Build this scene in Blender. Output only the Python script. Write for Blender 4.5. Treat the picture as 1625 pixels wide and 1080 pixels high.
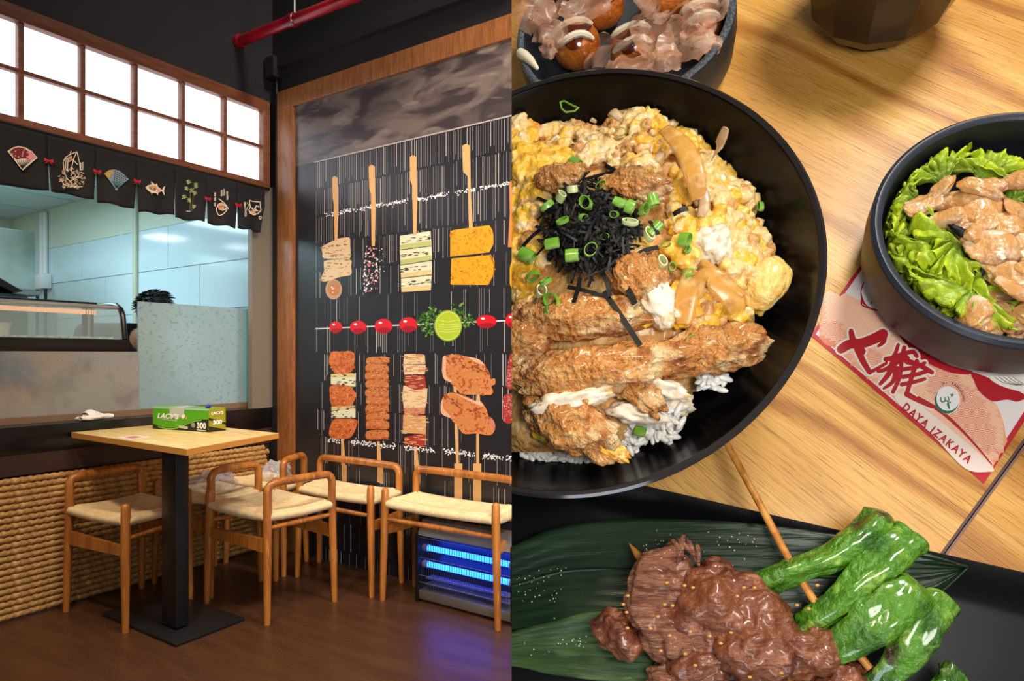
import bpy, bmesh, math, random
from mathutils import Vector, Matrix, noise as mnoise
random.seed(7)
sc = bpy.context.scene
for _o in list(bpy.data.objects): bpy.data.objects.remove(_o)
COL = sc.collection
PI = math.pi
# ------------------------------------------------------------------ camera, world, lights, exposure
# The picture is a diptych: a restaurant corner on the left (world axes: mural wall along +x at y=2.31,
# counter wall at x=-3.06) and, seen past the end of the mural wall, an oversize tilted table set on the right.
FPX, CX, HY, CAMH = 1037.0, 812.5, 565.0, 1.045
YAW = math.radians(32.77)
cam = bpy.data.objects.new('camera', bpy.data.cameras.new('camera')); COL.objects.link(cam)
cam.location = (0, 0, CAMH); cam.rotation_euler = (PI/2, 0, YAW)
cam.data.sensor_width = 36.0; cam.data.lens = FPX/1625*36; cam.data.shift_y = (HY-540)/1625
cam.data.clip_start = 0.02
sc.camera = cam
CF = Vector((-math.sin(YAW), math.cos(YAW), 0)); CR = Vector((math.cos(YAW), math.sin(YAW), 0)); CZ = Vector((0, 0, 1))
CO = Vector((0, 0, CAMH))
def c2w(v): return CO + CR*v[0] - CZ*v[1] + CF*v[2]
def d2w(v): return CR*v[0] - CZ*v[1] + CF*v[2]
def ray(px, py): return d2w(((px-CX)/FPX, (py-HY)/FPX, 1.0))
def onp(px, py, ax, val):           # pixel -> point of the world plane  axis=val
    d = ray(px, py); i = 'xyz'.index(ax); t = (val-CO[i])/d[i]; return CO + d*t
# table set frame
NC = Vector((-.28802, -.35203, -.89057)).normalized()
EXC = Vector((.95762, -.10588, -.26786)).normalized(); EYC = Vector((0, -.92998, .36761)).normalized()
KT = .124174
OC = Vector((.51214, -.27637, 4.26123))
T = Matrix.Identity(4)
_ex, _ey, _n, _o = d2w(EXC), d2w(EYC), d2w(NC), c2w(OC)
for i in range(3):
    T[i][0] = _ex[i]*KT; T[i][1] = _ey[i]*KT; T[i][2] = _n[i]*KT; T[i][3] = _o[i]
TI = T.inverted()
def tp(px, py, h=0.0):              # pixel -> table point (cm) at height h
    a = TI @ CO; b = TI @ (CO + ray(px, py)); d = b-a; t = (h-a.z)/d.z; return a + d*t
def tw(x, y, z): return T @ Vector((x, y, z))

w = bpy.data.worlds.new('world'); sc.world = w; w.use_nodes = True
w.node_tree.nodes['Background'].inputs[0].default_value = (1.0, .93, .84, 1)
w.node_tree.nodes['Background'].inputs[1].default_value = .20
sc.view_settings.view_transform = 'Standard'; sc.view_settings.look = 'None'
sc.view_settings.exposure = 0.0; sc.view_settings.gamma = 1.0; sc.view_settings.use_curve_mapping = False

def aim(o, tgt):
    o.rotation_euler = (Vector(tgt)-o.location).to_track_quat('-Z', 'Y').to_euler()
def light(name, kind, loc, tgt, energy, col, size=.3, size_y=None, spot=None, blend=.6):
    l = bpy.data.lights.new(name, kind); l.energy = energy; l.color = col
    if kind == 'AREA':
        l.size = size
        if size_y: l.shape = 'RECTANGLE'; l.size_y = size_y
    else: l.shadow_soft_size = size
    if kind == 'SPOT': l.spot_size = math.radians(spot); l.spot_blend = blend
    o = bpy.data.objects.new(name, l); COL.objects.link(o); o.location = loc; aim(o, tgt); return o
WARM = (1.0, .80, .58); COOL = (.66, .90, 1.0)
light('ceiling_spot', 'SPOT', (-1.5, .3, 3.1), (-2.2, 1.75, .4), 110, WARM, .12, spot=75)
light('ceiling_spot', 'SPOT', (-1.2, 1.0, 3.1), (-1.75, 2.31, .9), 120, WARM, .12, spot=75)
light('ceiling_spot', 'SPOT', (-1.9, .2, 3.1), (-3.05, 1.2, .4), 70, WARM, .12, spot=70)
light('ceiling_spot', 'SPOT', (-.9, .4, 2.9), (-1.0, .9, 0), 60, WARM, .10, spot=70, blend=.9)
light('kitchen_light', 'AREA', (-4.6, 1.1, 2.19), (-4.6, 1.1, 0), 62, COOL, 1.6, 1.2)
# two soft shop lamps for the table set, up and to the right of the viewer
light('table_lamp', 'SPOT', tw(24, 22, 34), tw(8, 1, 0), 820, (1.0, .93, .84), .55, spot=82, blend=.5)
light('table_lamp', 'SPOT', tw(14, -14, 34), tw(7, 0, 0), 470, (1.0, .95, .88), .7, spot=88, blend=.6)

light('rim_glint_light', 'AREA', tw(1, -30, 15), tw(2, -4, 4), 24, (.78, .88, 1.0), 1.6, .5)  # unseen soft area light, added low in front for a cool glint on the rim

# ------------------------------------------------------------------ materials
MATS = {}
def rgb(r, g, b):                   # sRGB 0-255 -> linear
    f = lambda c: (c/255/12.92 if c/255 <= .04045 else ((c/255+.055)/1.055)**2.4)
    return (f(r), f(g), f(b), 1)
def mat(name, col, rough=.5, metal=0, mix=None, bump=None, emit=None, trans=0, alpha=1, coat=0, sss=0, spec=None, ior=None,
        tex='Object', attr=None, spots=None, vor=None):
    """col/mix colours sRGB 0-255. mix = list of (colour2, scale, lo, hi, stretch(3), detail). bump=(scale,strength,stretch)."""
    if name in MATS: return MATS[name]
    m = bpy.data.materials.new(name); m.use_nodes = True; nt = m.node_tree; N = nt.nodes; L = nt.links
    p = N['Principled BSDF']; tc = N.new('ShaderNodeTexCoord').outputs[tex]
    def nz(scale, stretch=(1, 1, 1), detail=4, dist=0.0, rot=0):
        mp = N.new('ShaderNodeMapping'); mp.inputs['Scale'].default_value = stretch
        mp.inputs['Rotation'].default_value = (0, 0, rot)
        L.new(tc, mp.inputs[0]); n = N.new('ShaderNodeTexNoise'); n.inputs['Scale'].default_value = scale
        n.inputs['Detail'].default_value = detail; n.inputs['Distortion'].default_value = dist
        L.new(mp.outputs[0], n.inputs['Vector']); return n.outputs['Fac']
    if attr:
        a = N.new('ShaderNodeVertexColor'); a.layer_name = attr; out = a.outputs['Color']
    else:
        r = N.new('ShaderNodeRGB'); r.outputs[0].default_value = rgb(*col); out = r.outputs[0]
    for q in (mix or []):
        c2, s, lo, hi = q[:4]; st = q[4] if len(q) > 4 else (1, 1, 1); de = q[5] if len(q) > 5 else 4; di = q[6] if len(q) > 6 else 0
        mr = N.new('ShaderNodeMapRange'); mr.inputs[1].default_value = lo; mr.inputs[2].default_value = hi
        L.new(nz(s, st, de, di), mr.inputs[0])
        mx = N.new('ShaderNodeMix'); mx.data_type = 'RGBA'; L.new(mr.outputs[0], mx.inputs[0]); L.new(out, mx.inputs[6])
        mx.inputs[7].default_value = rgb(*c2); out = mx.outputs[2]
    L.new(out, p.inputs['Base Color'])
    p.inputs['Roughness'].default_value = rough; p.inputs['Metallic'].default_value = metal
    if bump:
        b = N.new('ShaderNodeBump'); b.inputs['Strength'].default_value = bump[1]; b.inputs['Distance'].default_value = bump[3] if len(bump) > 3 else .01
        L.new(nz(bump[0], bump[2] if len(bump) > 2 else (1, 1, 1), 5), b.inputs['Height']); L.new(b.outputs[0], p.inputs['Normal'])
    if emit: p.inputs['Emission Color'].default_value = rgb(*emit[0]); p.inputs['Emission Strength'].default_value = emit[1]
    if trans: p.inputs['Transmission Weight'].default_value = trans
    if alpha < 1: p.inputs['Alpha'].default_value = alpha
    if coat: p.inputs['Coat Weight'].default_value = coat; p.inputs['Coat Roughness'].default_value = .12
    if sss: p.inputs['Subsurface Weight'].default_value = sss; p.inputs['Subsurface Radius'].default_value = (.05, .03, .015); p.inputs['Subsurface Scale'].default_value = 1
    if spec is not None: p.inputs['Specular IOR Level'].default_value = spec
    if ior: p.inputs['IOR'].default_value = ior
    MATS[name] = m; return m

# ------------------------------------------------------------------ mesh helpers
class MB:
    def __init__(s): s.v = []; s.f = []; s.c = []; s.col = None
    def add(s, vs, fs):
        b = len(s.v); s.v += [Vector(x) for x in vs]; s.f += [tuple(i+b for i in f) for f in fs]
        if s.col is not None: s.c += [s.col]*len(vs)
        return s
    def box(s, a, b, M=None):
        (x0, y0, z0), (x1, y1, z1) = a, b
        vs = [Vector(p) for p in ((x0,y0,z0),(x1,y0,z0),(x1,y1,z0),(x0,y1,z0),(x0,y0,z1),(x1,y0,z1),(x1,y1,z1),(x0,y1,z1))]
        if M: vs = [M @ q for q in vs]
        return s.add(vs, [(3,2,1,0),(4,5,6,7),(0,1,5,4),(1,2,6,5),(2,3,7,6),(3,0,4,7)])
    def rbox(s, a, b, r=.004, M=None):                # box with bevelled edges
        bm = bmesh.new(); bmesh.ops.create_cube(bm, size=1)
        for q in bm.verts: q.co = Vector([a[i] + (q.co[i]+.5)*(b[i]-a[i]) for i in range(3)])
        bmesh.ops.bevel(bm, geom=list(bm.edges), offset=r, segments=2, affect='EDGES', profile=.5)
        return s.bm(bm, M)
    def bm(s, bm, M=None):
        bm.verts.index_update()
        s.add([(M @ q.co) if M else q.co.copy() for q in bm.verts], [tuple(q.index for q in f.verts) for f in bm.faces]); bm.free(); return s
    def prism(s, poly, d):                            # poly: list of 3d points, extruded by vector d
        n = len(poly); d = Vector(d); P = [Vector(q) for q in poly]
        return s.add(P+[q+d for q in P], [tuple(range(n))[::-1], tuple(range(n, 2*n))] + [(i, (i+1) % n, n+(i+1) % n, n+i) for i in range(n)])
    def poly(s, pts): return s.add(pts, [tuple(range(len(pts)))])
    def tube(s, path, rad, n=8, cap=True, sq=None, up=None, round_end=False):
        P = [Vector(q) for q in path]; m = len(P); R = rad if hasattr(rad, '__len__') else [rad]*m
        if round_end:                                  # dome at the last end
            d = (P[-1]-P[-2]).normalized(); e = P[-1]; r = R[-1]; R = list(R)
            for a in (30, 60, 82): P.append(e+d*r*math.sin(math.radians(a))); R.append(r*math.cos(math.radians(a)))
            m = len(P)
        t0 = (P[1]-P[0]).normalized(); u = Vector(up) if up else (Vector((0, 0, 1)) if abs(t0.z) < .9 else Vector((1, 0, 0)))
        vs = []
        for i in range(m):
            t = ((P[min(i+1, m-1)]-P[i]).normalized() + (P[i]-P[max(i-1, 0)]).normalized())
            t = t.normalized() if t.length > 1e-6 else t0
            u = (u - t*u.dot(t)); u = u.normalized() if u.length > 1e-6 else t.orthogonal().normalized()
            v = t.cross(u)
            for j in range(n):
                a = 2*PI*j/n; vs.append(P[i] + (u*math.cos(a)*(sq or 1) + v*math.sin(a))*R[i])
        fs = [(i*n+j, i*n+(j+1) % n, (i+1)*n+(j+1) % n, (i+1)*n+j) for i in range(m-1) for j in range(n)]
        if cap: fs += [tuple(range(n))[::-1], tuple(range((m-1)*n, m*n))]
        return s.add(vs, fs)
    def lathe(s, prof, n=48, c=(0, 0, 0), cap=True):            # prof: (r,z) pairs, r>0; open ends capped when r tiny
        vs = []; m = len(prof)
        for r, z in prof:
            for j in range(n): a = 2*PI*j/n; vs.append((c[0]+r*math.cos(a), c[1]+r*math.sin(a), c[2]+z))
        fs = [(i*n+j, i*n+(j+1) % n, (i+1)*n+(j+1) % n, (i+1)*n+j) for i in range(m-1) for j in range(n)]
        if cap: fs += [tuple(range(n))[::-1], tuple(range((m-1)*n, m*n))]
        return s.add(vs, fs)
    def grid(s, fn, nu, nv, closed=False):            # fn(u,v) in 0..1
        vs = [fn(i/nu, j/nv) for i in range(nu+1) for j in range(nv+1)]
        return s.add(vs, [(i*(nv+1)+j, (i+1)*(nv+1)+j, (i+1)*(nv+1)+j+1, i*(nv+1)+j+1) for i in range(nu) for j in range(nv)])
    def blob(s, c, r, seed=0, amp=.25, fr=1.2, sub=3, M=None, oct=3, flat=None):
        bm = bmesh.new(); bmesh.ops.create_icosphere(bm, subdivisions=sub, radius=1)
        so = Vector((seed*7.13, seed*3.7, seed*1.9)); r = Vector(r) if hasattr(r, '__len__') else Vector((r, r, r))
        for q in bm.verts:
            d = q.co.copy(); h = 0; a = 1; f_ = fr
            for k in range(oct): h += a*mnoise.noise(d*f_+so); a *= .5; f_ *= 2.1
            d *= 1+amp*h*1.4; d = Vector((d.x*r.x, d.y*r.y, d.z*r.z))
            if flat is not None and d.z < flat: d.z = flat
            q.co = d
        if M: bmesh.ops.transform(bm, matrix=M, verts=bm.verts)
        bmesh.ops.translate(bm, vec=Vector(c), verts=bm.verts)
        return s.bm(bm)
    def build(s, name, m, parent=None, smooth=True, tag=None, auto=40, org=None):
        me = bpy.data.meshes.new(name)
        off = Vector(parent.get('_o', (0, 0, 0))) if parent else Vector(org or (0, 0, 0))
        me.from_pydata([tuple(q-off) for q in s.v], [], s.f); me.update()
        if s.c and len(s.c) == len(s.v):
            ca = me.color_attributes.new('Col', 'FLOAT_COLOR', 'POINT')
            for i, c in enumerate(s.c): ca.data[i].color = c
        if smooth:
            me.polygons.foreach_set('use_smooth', [True]*len(me.polygons))
            if auto and hasattr(me, 'set_sharp_from_angle'): me.set_sharp_from_angle(angle=math.radians(auto))
        for mm in (m if isinstance(m, (list, tuple)) else [m]): me.materials.append(mm)
        o = bpy.data.objects.new(name, me); COL.objects.link(o)
        if parent: o.parent = parent; o['_o'] = tuple(off)
        else:
            o['_o'] = tuple(off)
            if org: o.location = org
        return o
def tagit(o, label=None, cat=None, group=None, kind=None):
    if label: o['label'] = label
    if cat: o['category'] = cat
    if group: o['group'] = group
    if kind: o['kind'] = kind
    return o
def thing(name, label, cat, loc=(0, 0, 0), group=None, kind=None):
    o = bpy.data.objects.new(name, None); COL.objects.link(o); o.location = loc; o['_o'] = tuple(loc); o.empty_display_size = .05
    return tagit(o, label, cat, group, kind)
def struct(o): o['kind'] = 'structure'; return o
TSET = []                                             # things of the table set: authored in cm, moved by T at the end
def tthing(name, label, cat, loc=(0, 0, 0), group=None):
    o = thing(name, label, cat, loc, group); TSET.append(o); return o
def ttag(o, label, cat, group=None): TSET.append(o); return tagit(o, label, cat, group)
def copy_tree(o, parent=None, **kw):
    c = o.copy(); COL.objects.link(c); c.parent = parent
    for ch in list(o.children): copy_tree(ch, c)
    return c
FONT = None
def text_mb(txt, size, place, bold=0.0, mb=None, align='CENTER', spacing=1.0, depth=0.0):
    """place(x,y)->3d point.  text laid out in its own plane then mapped."""
    cu = bpy.data.curves.new('t', 'FONT'); cu.body = txt; cu.size = size; cu.offset = bold; cu.align_x = align; cu.align_y = 'CENTER'
    cu.space_character = spacing; cu.resolution_u = 3
    o = bpy.data.objects.new('t', cu); COL.objects.link(o); dg = bpy.context.evaluated_depsgraph_get(); dg.update()
    me = bpy.data.meshes.new_from_object(o.evaluated_get(dg))
    mb = mb or MB(); mb.add([place(q.co.x, q.co.y) for q in me.vertices], [tuple(p.vertices) for p in me.polygons])
    bpy.data.objects.remove(o); bpy.data.curves.remove(cu); bpy.data.meshes.remove(me); return mb
# ------------------------------------------------------------------ room shell
XW, YM = -3.055, 2.31
NX = CR.copy()                                          # the room ends along the vertical plane through x_cam = 0
def clip(mb, eps=.0015):
    bm = bmesh.new(); vs = [bm.verts.new(q) for q in mb.v]; bm.verts.ensure_lookup_table()
    for f in mb.f:
        try: bm.faces.new([vs[i] for i in f])
        except ValueError: pass
    r = bmesh.ops.bisect_plane(bm, geom=list(bm.verts)+list(bm.edges)+list(bm.faces), plane_co=CO-NX*eps, plane_no=NX, clear_outer=True)
    ed = [e for e in r['geom_cut'] if isinstance(e, bmesh.types.BMEdge)]
    if ed:
        try: bmesh.ops.contextual_create(bm, geom=ed) if len(ed) < 4 else bmesh.ops.edgenet_fill(bm, edges=ed)
        except Exception: pass
    o = MB(); o.bm(bm); return o
M_floor = mat('floor_vinyl', (78, 50, 32), .36, mix=[((62, 38, 24), 3, .35, .7, (1, 6, 1)), ((92, 62, 40), 40, .5, .8, (1, 8, 1))], bump=(60, .05))
M_dark = mat('dark_paint', (30, 26, 29), .55, mix=[((24, 21, 24), 3, .4, .7)])
M_wood = mat('frame_wood', (150, 92, 48), .42, mix=[((120, 70, 36), 6, .35, .65, (9, 9, .7)), ((172, 112, 64), 30, .5, .75, (8, 8, .5))])
M_woodh = mat('frame_wood_top', (150, 92, 48), .42, mix=[((120, 70, 36), 6, .35, .65, (9, 9, .7)), ((172, 112, 64), 30, .5, .75, (8, 8, .5))])
M_box = mat('window_wood', (140, 82, 52), .45, mix=[((112, 62, 38), 8, .35, .65, (8, 1, 8))])
M_black = mat('black_satin', (16, 16, 18), .35)
M_counter = mat('counter_top', (34, 28, 28), .22, mix=[((20, 16, 16), 5, .4, .6)])
M_brownbd = mat('brown_board', (58, 36, 26), .5)
M_pillar = mat('pillar_paint', (122, 112, 98), .5)
M_steel = mat('brushed_steel', (150, 148, 142), .34, .85, mix=[((105, 98, 92), 2.2, .4, .7), ((176, 176, 174), 6, .55, .75)], bump=(30, .08, (1, 1, 12)))

fp = [(-3.3, 2.33), (-1.4997, 2.33), (.26, -.404), (-.2, -.9), (-3.3, -.9)]
fp = [(x, y, -.05) for x, y in fp]
struct(clip(MB().prism(fp, (0, 0, .05))).build('floor', M_floor, smooth=False))
mw = clip(MB().box((-3.2, YM, -.02), (-1.0, 2.338, 3.3)))
struct(mw.build('wall_back', M_dark, smooth=False))
# left wall: upper dark part, pillar beside the hatch, board behind the ropes
wl = thing('wall_left', None, None, (XW, 0, 0), kind='structure')
MB().box((-3.2, -1.2, 2.43), (XW, YM, 3.3)).build('upper_wall', M_dark, wl, False)
MB().box((-3.09, 2.182, .765), (XW, YM, 1.97)).build('pillar', M_pillar, wl, False)
MB().box((-3.2, 2.10, 1.97), (-3.10, YM, 2.43)).build('wall_infill', M_dark, wl, False)
MB().box((-3.2, -1.2, 0), (-3.085, YM, .570)).build('back_board', mat('rope_back', (70, 44, 22), .8), wl, False)
# ropes
M_rope = mat('rope', (196, 148, 86), .8, mix=[((150, 104, 54), 60, .35, .65), ((214, 172, 112), 25, .5, .75)], bump=(500, .4, (1, 1, 1), .002))
def rope_mesh():
    b = MB(); R, pit, y0, y1, st = .0142, .084, .42, 2.295, .0095
    n = 12; m = int((y1-y0)/st); vs = []
    for i in range(m+1):
        y = y0+i*st
        for j in range(n):
            a = 2*PI*j/n; ph = 1.5*(a-2*PI*y/pit)
            r = R*(.60+.46*abs(math.cos(ph))**.8)
            vs.append((-3.068+r*math.cos(a), y, r*math.sin(a)))
    b.add(vs, [(i*n+j, i*n+(j+1) % n, (i+1)*n+(j+1) % n, (i+1)*n+j) for i in range(m) for j in range(n)]); return b
r0 = rope_mesh().build('rope', M_rope, wl, auto=0)
for k in range(22):
    o = r0 if k == 0 else r0.copy()
    if k: COL.objects.link(o)
    o.location = (0, random.uniform(-.03, .0), .018+k*.0253)
# dado trim / skirting under the ropes
struct(MB().box((-3.09, -1.2, 0), (-3.052, YM-.02, .007)).build('baseboard_left', M_brownbd, smooth=False))
# counter
ct = thing('counter', 'long black serving counter with dark brown fascia above the rope wall', 'counter', (XW, 1, .6))
MB().rbox((-3.62, -1.0, .655), (XW, YM-.003, .765), .004).build('worktop', M_counter, ct)
MB().box((-3.2, -1.0, .571), (XW-.004, YM-.003, .655)).build('fascia', M_brownbd, ct, False)
MB().box((-3.205, -1.0, .765), (-3.172, 2.27, .792)).build('wood_strip', mat('strip_wood', (134, 104, 80), .45), ct, False)

# light box with two rows of frosted panes
wn = thing('window_1', None, None, (XW, 1.4, 2.2), kind='structure')
M_pane = mat('lit_pane', (255, 255, 255), .4, emit=((236, 242, 255), 2.1), mix=[((214, 228, 250), 1.5, .4, .7)])
ys = [1.13-.2225*i for i in range(5, 0, -1)] + [1.13, 1.355, 1.575, 1.799, 2.023]
zt, zm, zb = 2.372, 2.180, 1.990
fr = MB(); fr.rbox((-3.15, -.05, zt), (-3.04, 2.285, 2.432), .004); fr.rbox((-3.15, -.05, 1.945), (-3.04, 2.285, zb), .004)
fr.rbox((-3.15, 2.241, zb-.004), (-3.0405, 2.285, zt+.004), .002)
fr.build('frame', M_box, wn)
for y in ys: MB().rbox((-3.10, y-.010, zb), (-3.05, y+.010, zt), .002).build('muntin', M_box, wn)
MB().rbox((-3.098, -.04, zm-.008), (-3.052, 2.241, zm+.008), .002).build('muntin', M_box, wn)
e = ys+[2.241]
for i in range(len(e)-1):
    for a, b in ((zb, zm-.008), (zm+.008, zt)):
        MB().box((-3.089, e[i]+.010, a), (-3.080, e[i+1]-(.010 if i < len(e)-2 else 0), b)).build('pane', M_pane, wn, False)
MB().box((-3.15, -.05, 1.95), (-3.14, 2.28, 2.43)).build('back_panel', mat('white_back', (230, 230, 230), .6), wn, False)

# pipe, conduit
M_red = mat('red_enamel', (170, 16, 34), .28, mix=[((120, 8, 22), 4, .45, .7)])
pp = thing('sprinkler_pipe', 'red sprinkler pipe running along the dark wall above the mural', 'pipe', (-3.0, 2.1, 2.68))
MB().tube([(-3.055, 2.1, 2.69), (-1.3, 2.1, 2.655)], .027, 20).build('pipe', M_red, pp)
pts = [-2.62, -1.95]
for x in pts: MB().tube([(x-.02, 2.1, 2.682), (x-.016, 2.1, 2.682), (x+.016, 2.1, 2.681), (x+.02, 2.1, 2.681)], [.028, .033, .033, .028], 20).build('coupling', M_red, pp)
MB().tube([(-3.053, 2.1, 2.69), (-3.03, 2.1, 2.69)], [.034, .034], 20).build('flange', M_red, pp)
MB().tube([(-2.61, 2.1, 2.70), (-2.61, 2.1, 3.3)], .005, 8).build('hanger_rod', mat('rod_steel', (170, 165, 160), .4, .8), pp)
cd = thing('conduit', 'black cable trunking running under the red pipe', 'conduit', (-3.0, 2.28, 2.6))
clip(MB().box((-2.97, 2.275, 2.60), (-1.3, YM, 2.665))).build('trunking', mat('black_trunk', (34, 30, 34), .4), cd, False)
MB().box((-3.04, 2.25, 2.55), (-2.97, YM, 2.66)).build('junction_box', mat('black_trunk', (34, 30, 34), .4), cd, False)
MB().tube([(-3.0, 2.295, 2.55), (-3.0, 2.297, 1.9)], .007, 8).build('cable', M_black, cd)

# ------------------------------------------------------------------ kitchen behind the hatch
YK, XK, ZK = 2.45, -6.8, 2.25
M_kp = mat('kitchen_paint', (206, 214, 196), .6)
M_tile = mat('white_tile', (206, 226, 232), .10, coat=.3)
wk = thing('wall_kitchen', None, None, (-4, YK, 0), kind='structure')
ztl = onp(200, 370.6, 'y', YK).z
MB().box((XK, YK, ztl), (-3.2, YK+.05, 2.9)).build('painted_wall', M_kp, wk, False)
MB().box((XK, YK+.012, 0), (-3.2, YK+.05, ztl)).build('grout', mat('grout', (172, 190, 194), .8), wk, False)
zj = onp(215, 433, 'y', YK).z; dz = ztl-zj; xv1 = onp(130, 400, 'y', YK).x; xv2 = onp(317, 450, 'y', YK).x; tw_ = 1.2
z = ztl; row = 0
while z > .3:
    x0 = (xv1 if row % 2 == 0 else xv2); x0 -= 4*tw_
    while x0 < -3.2:
        a, b = max(x0, XK), min(x0+tw_, -3.2)
        if b-a > .05: MB().box((a+.0025, YK, z-dz+.0025), (b-.0025, YK+.012, z-.0025)).build('wall_tile', M_tile, wk, False)
        x0 += tw_
    z -= dz; row += 1
struct(MB().box((XK-.05, -1.5, 0), (XK, YK, 2.9)).build('wall_far', M_kp, smooth=False))
struct(MB().box((XK, -1.55, 0), (-3.2, -1.5, 2.9)).build('wall_near', M_kp, smooth=False))
ck = thing('ceiling', None, None, (-5, 1, ZK), kind='structure')
MB().box((XK, -1.5, ZK+.02), (-3.2, YK, ZK+.06)).build('ceiling_grid', mat('grid_grey', (130, 150, 150), .6), ck, False)
M_cp = mat('ceiling_panel', (190, 208, 208), .7)
fix = []
for (px, py) in ((262, 372), (385, 388)):
    d = ray(px, py); t = (ZK-CAMH)/d.z; q = CO+d*t; fix.append((q.x, 2*YK-q.y))
yy = YK
while yy > -1.5:
    xx = XK
    while xx < -3.25:
        MB().box((xx+.012, max(yy-.6, -1.5)+.012, ZK), (min(xx+.6, -3.2)-.012, yy-.012, ZK+.02)).build('ceiling_panel', M_cp, ck, False); xx += .6
    yy -= .6
for i, (x, y) in enumerate(fix):
    f = thing('ceiling_light', ['square white ceiling light panel nearer the kitchen tile wall', 'square white ceiling light panel deeper in the kitchen'][i], 'light', (x, y, ZK), 'kitchen ceiling lights')
    MB().rbox((x-.17, y-.17, ZK-.03), (x+.17, y+.17, ZK), .006).build('frame', mat('white_plastic', (235, 235, 232), .4), f)
    MB().box((x-.15, y-.15, ZK-.034), (x+.15, y+.15, ZK-.028)).build('diffuser', mat('diffuser', (255, 255, 255), .5, emit=((235, 248, 255), 9)), f, False)
# pipe runs and boxes on the tile wall
a = onp(215, 400, 'y', YK-.01)
tagit(MB().rbox((a.x-.022, YK-.022, .8), (a.x+.022, YK-.001, 2.26), .003, None).build('pipe_cover', mat('cream_trim', (196, 200, 178), .5)), 'cream vertical trunking strip on the pale blue tile wall', 'trunking')
a = onp(67, 400, 'y', YK-.03); b = onp(67, 447, 'y', YK-.03)
cb = thing('cable_conduit', 'white electrical conduit with junction boxes beside the steel hood', 'conduit', (a.x, YK, 1.5))
for dx in (-.03, .03): MB().tube([(a.x+dx, YK-.02, 2.22), (a.x+dx, YK-.02, b.z+.02)], .018, 10).build('pipe', mat('white_plastic', (235, 235, 232), .4), cb)
for dx in (-.10, .05): MB().rbox((a.x+dx-.06, YK-.07, b.z-.06), (a.x+dx+.06, YK-.004, b.z+.06), .008).build('junction_box', mat('white_plastic', (235, 235, 232), .4), cb)
for dx in (-.09, .06): MB().tube([(a.x+dx, YK-.03, b.z-.06), (a.x+dx, YK-.03, .9)], .012, 8).build('cable', M_black, cb)
# extractor hood
XH = -4.95
q0, q1, q2 = onp(57, 368, 'x', XH), onp(57, 462, 'x', XH), onp(0, 358, 'x', XH)
hd = thing('extractor_hood', 'stainless steel extractor hood at the left of the kitchen hatch', 'hood', (XH, q0.y-.4, q1.z))
MB().rbox((XH-.75, q0.y-1.3, q1.z), (XH, q0.y, q0.z), .012).build('canopy', mat('hood_steel', (176, 184, 172), .28, .7, mix=[((120, 128, 118), 1.6, .4, .65)]), hd)
MB().rbox((XH-.77, q0.y-1.32, q1.z-.03), (XH+.02, q0.y+.02, q1.z+.005), .006).build('lip', M_steel, hd)
# back counter with steel front, sushi case, glass screen
kc = thing('kitchen_counter', 'raised stainless steel kitchen counter under the glass display case', 'counter', (-3.4, .8, .765))
yr = onp(219, 600, 'x', -3.2).y
MB().box((-3.2, -1.0, .79), (-3.192, yr, 1.066)).build('front_panel', mat('hazy_steel', (172, 172, 170), .26, .5, mix=[((112, 106, 104), 4.2, .50, .72), ((196, 168, 140), 3, .55, .8), ((150, 164, 182), 4, .56, .74)], bump=(200, .15)), kc, False)
MB().rbox((-3.8, -1.0, .7665), (-3.201, yr-.004, 1.066), .004).build('carcass', M_steel, kc)
gs = thing('glass_screen', 'frosted glass splash screen standing on the counter beside the display case', 'screen', (-3.2, 2, .79))
M_frost = mat('frosted_glass', (184, 208, 214), .42, trans=.4, ior=1.2, mix=[((150, 176, 182), 48, .58, .66, (1, 1, 1.4), 2), ((164, 190, 196), 2, .4, .7)], bump=(60, .2, (1, 1, 1), .003))
# screen runs behind the pillar
g1, g2, g3 = onp(219, 478, 'x', -3.2), onp(398, 488, 'x', -3.2), onp(219, 648, 'x', -3.2)
MB().box((-3.206, g1.y, .7925), (-3.196, 2.236, g1.z)).build('frosted_pane', M_frost, gs, False)
MB().box((-3.207, 2.236, .7925), (-3.193, 2.264, g1.z)).build('edge_strip', mat('glass_edge', (150, 214, 222), .2, trans=.3), gs, False)
# display case
XF = -3.202; yc = onp(207, 540, 'x', XF).y
cs = thing('sushi_display_case', 'black framed refrigerated glass display case on the steel counter', 'display case', (XF, .8, 1.066))
M_cblk = mat('case_black', (14, 13, 15), .3)
MB().rbox((XF-.40, -.9, 1.067), (XF, yc, 1.124), .006).build('base', M_cblk, cs)
prof = [(XF-.012, 1.124), (XF-.03, 1.235), (XF-.05, 1.268), (XF-.09, 1.287), (XF-.14, 1.292), (XF-.36, 1.292), (XF-.385, 1.27), (XF-.39, 1.124)]
MB().tube([(x, yc-.02, z) for x, z in prof], .013, 10, up=(0, 1, 0)).build('end_frame', M_cblk, cs)
M_cglass = mat('case_glass', (190, 210, 210), .08, alpha=.20)
gp = prof[:4]
b = MB()
for i in range(3): b.add([(gp[i][0], -.9, gp[i][1]), (gp[i][0], yc-.03, gp[i][1]), (gp[i+1][0], yc-.03, gp[i+1][1]), (gp[i+1][0], -.9, gp[i+1][1])], [(0, 1, 2, 3)])
b2 = MB(); b2.prism([(x+.003, -.9, z) for x, z in gp[:3]]+[(x-.001, -.9, z) for x, z in gp[:3][::-1]], (0, yc-.03+.9, 0)); b2.build('front_glass', M_cglass, cs, False)
MB().prism([(x, yc-.024, z) for x, z in prof], (0, .005, 0)).build('end_glass', M_cglass, cs, False)
MB().rbox((XF-.15, -.9, 1.268), (XF-.045, yc-.03, 1.284), .004).build('top_rail', mat('rail_steel', (190, 196, 198), .22, .8), cs)
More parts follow.
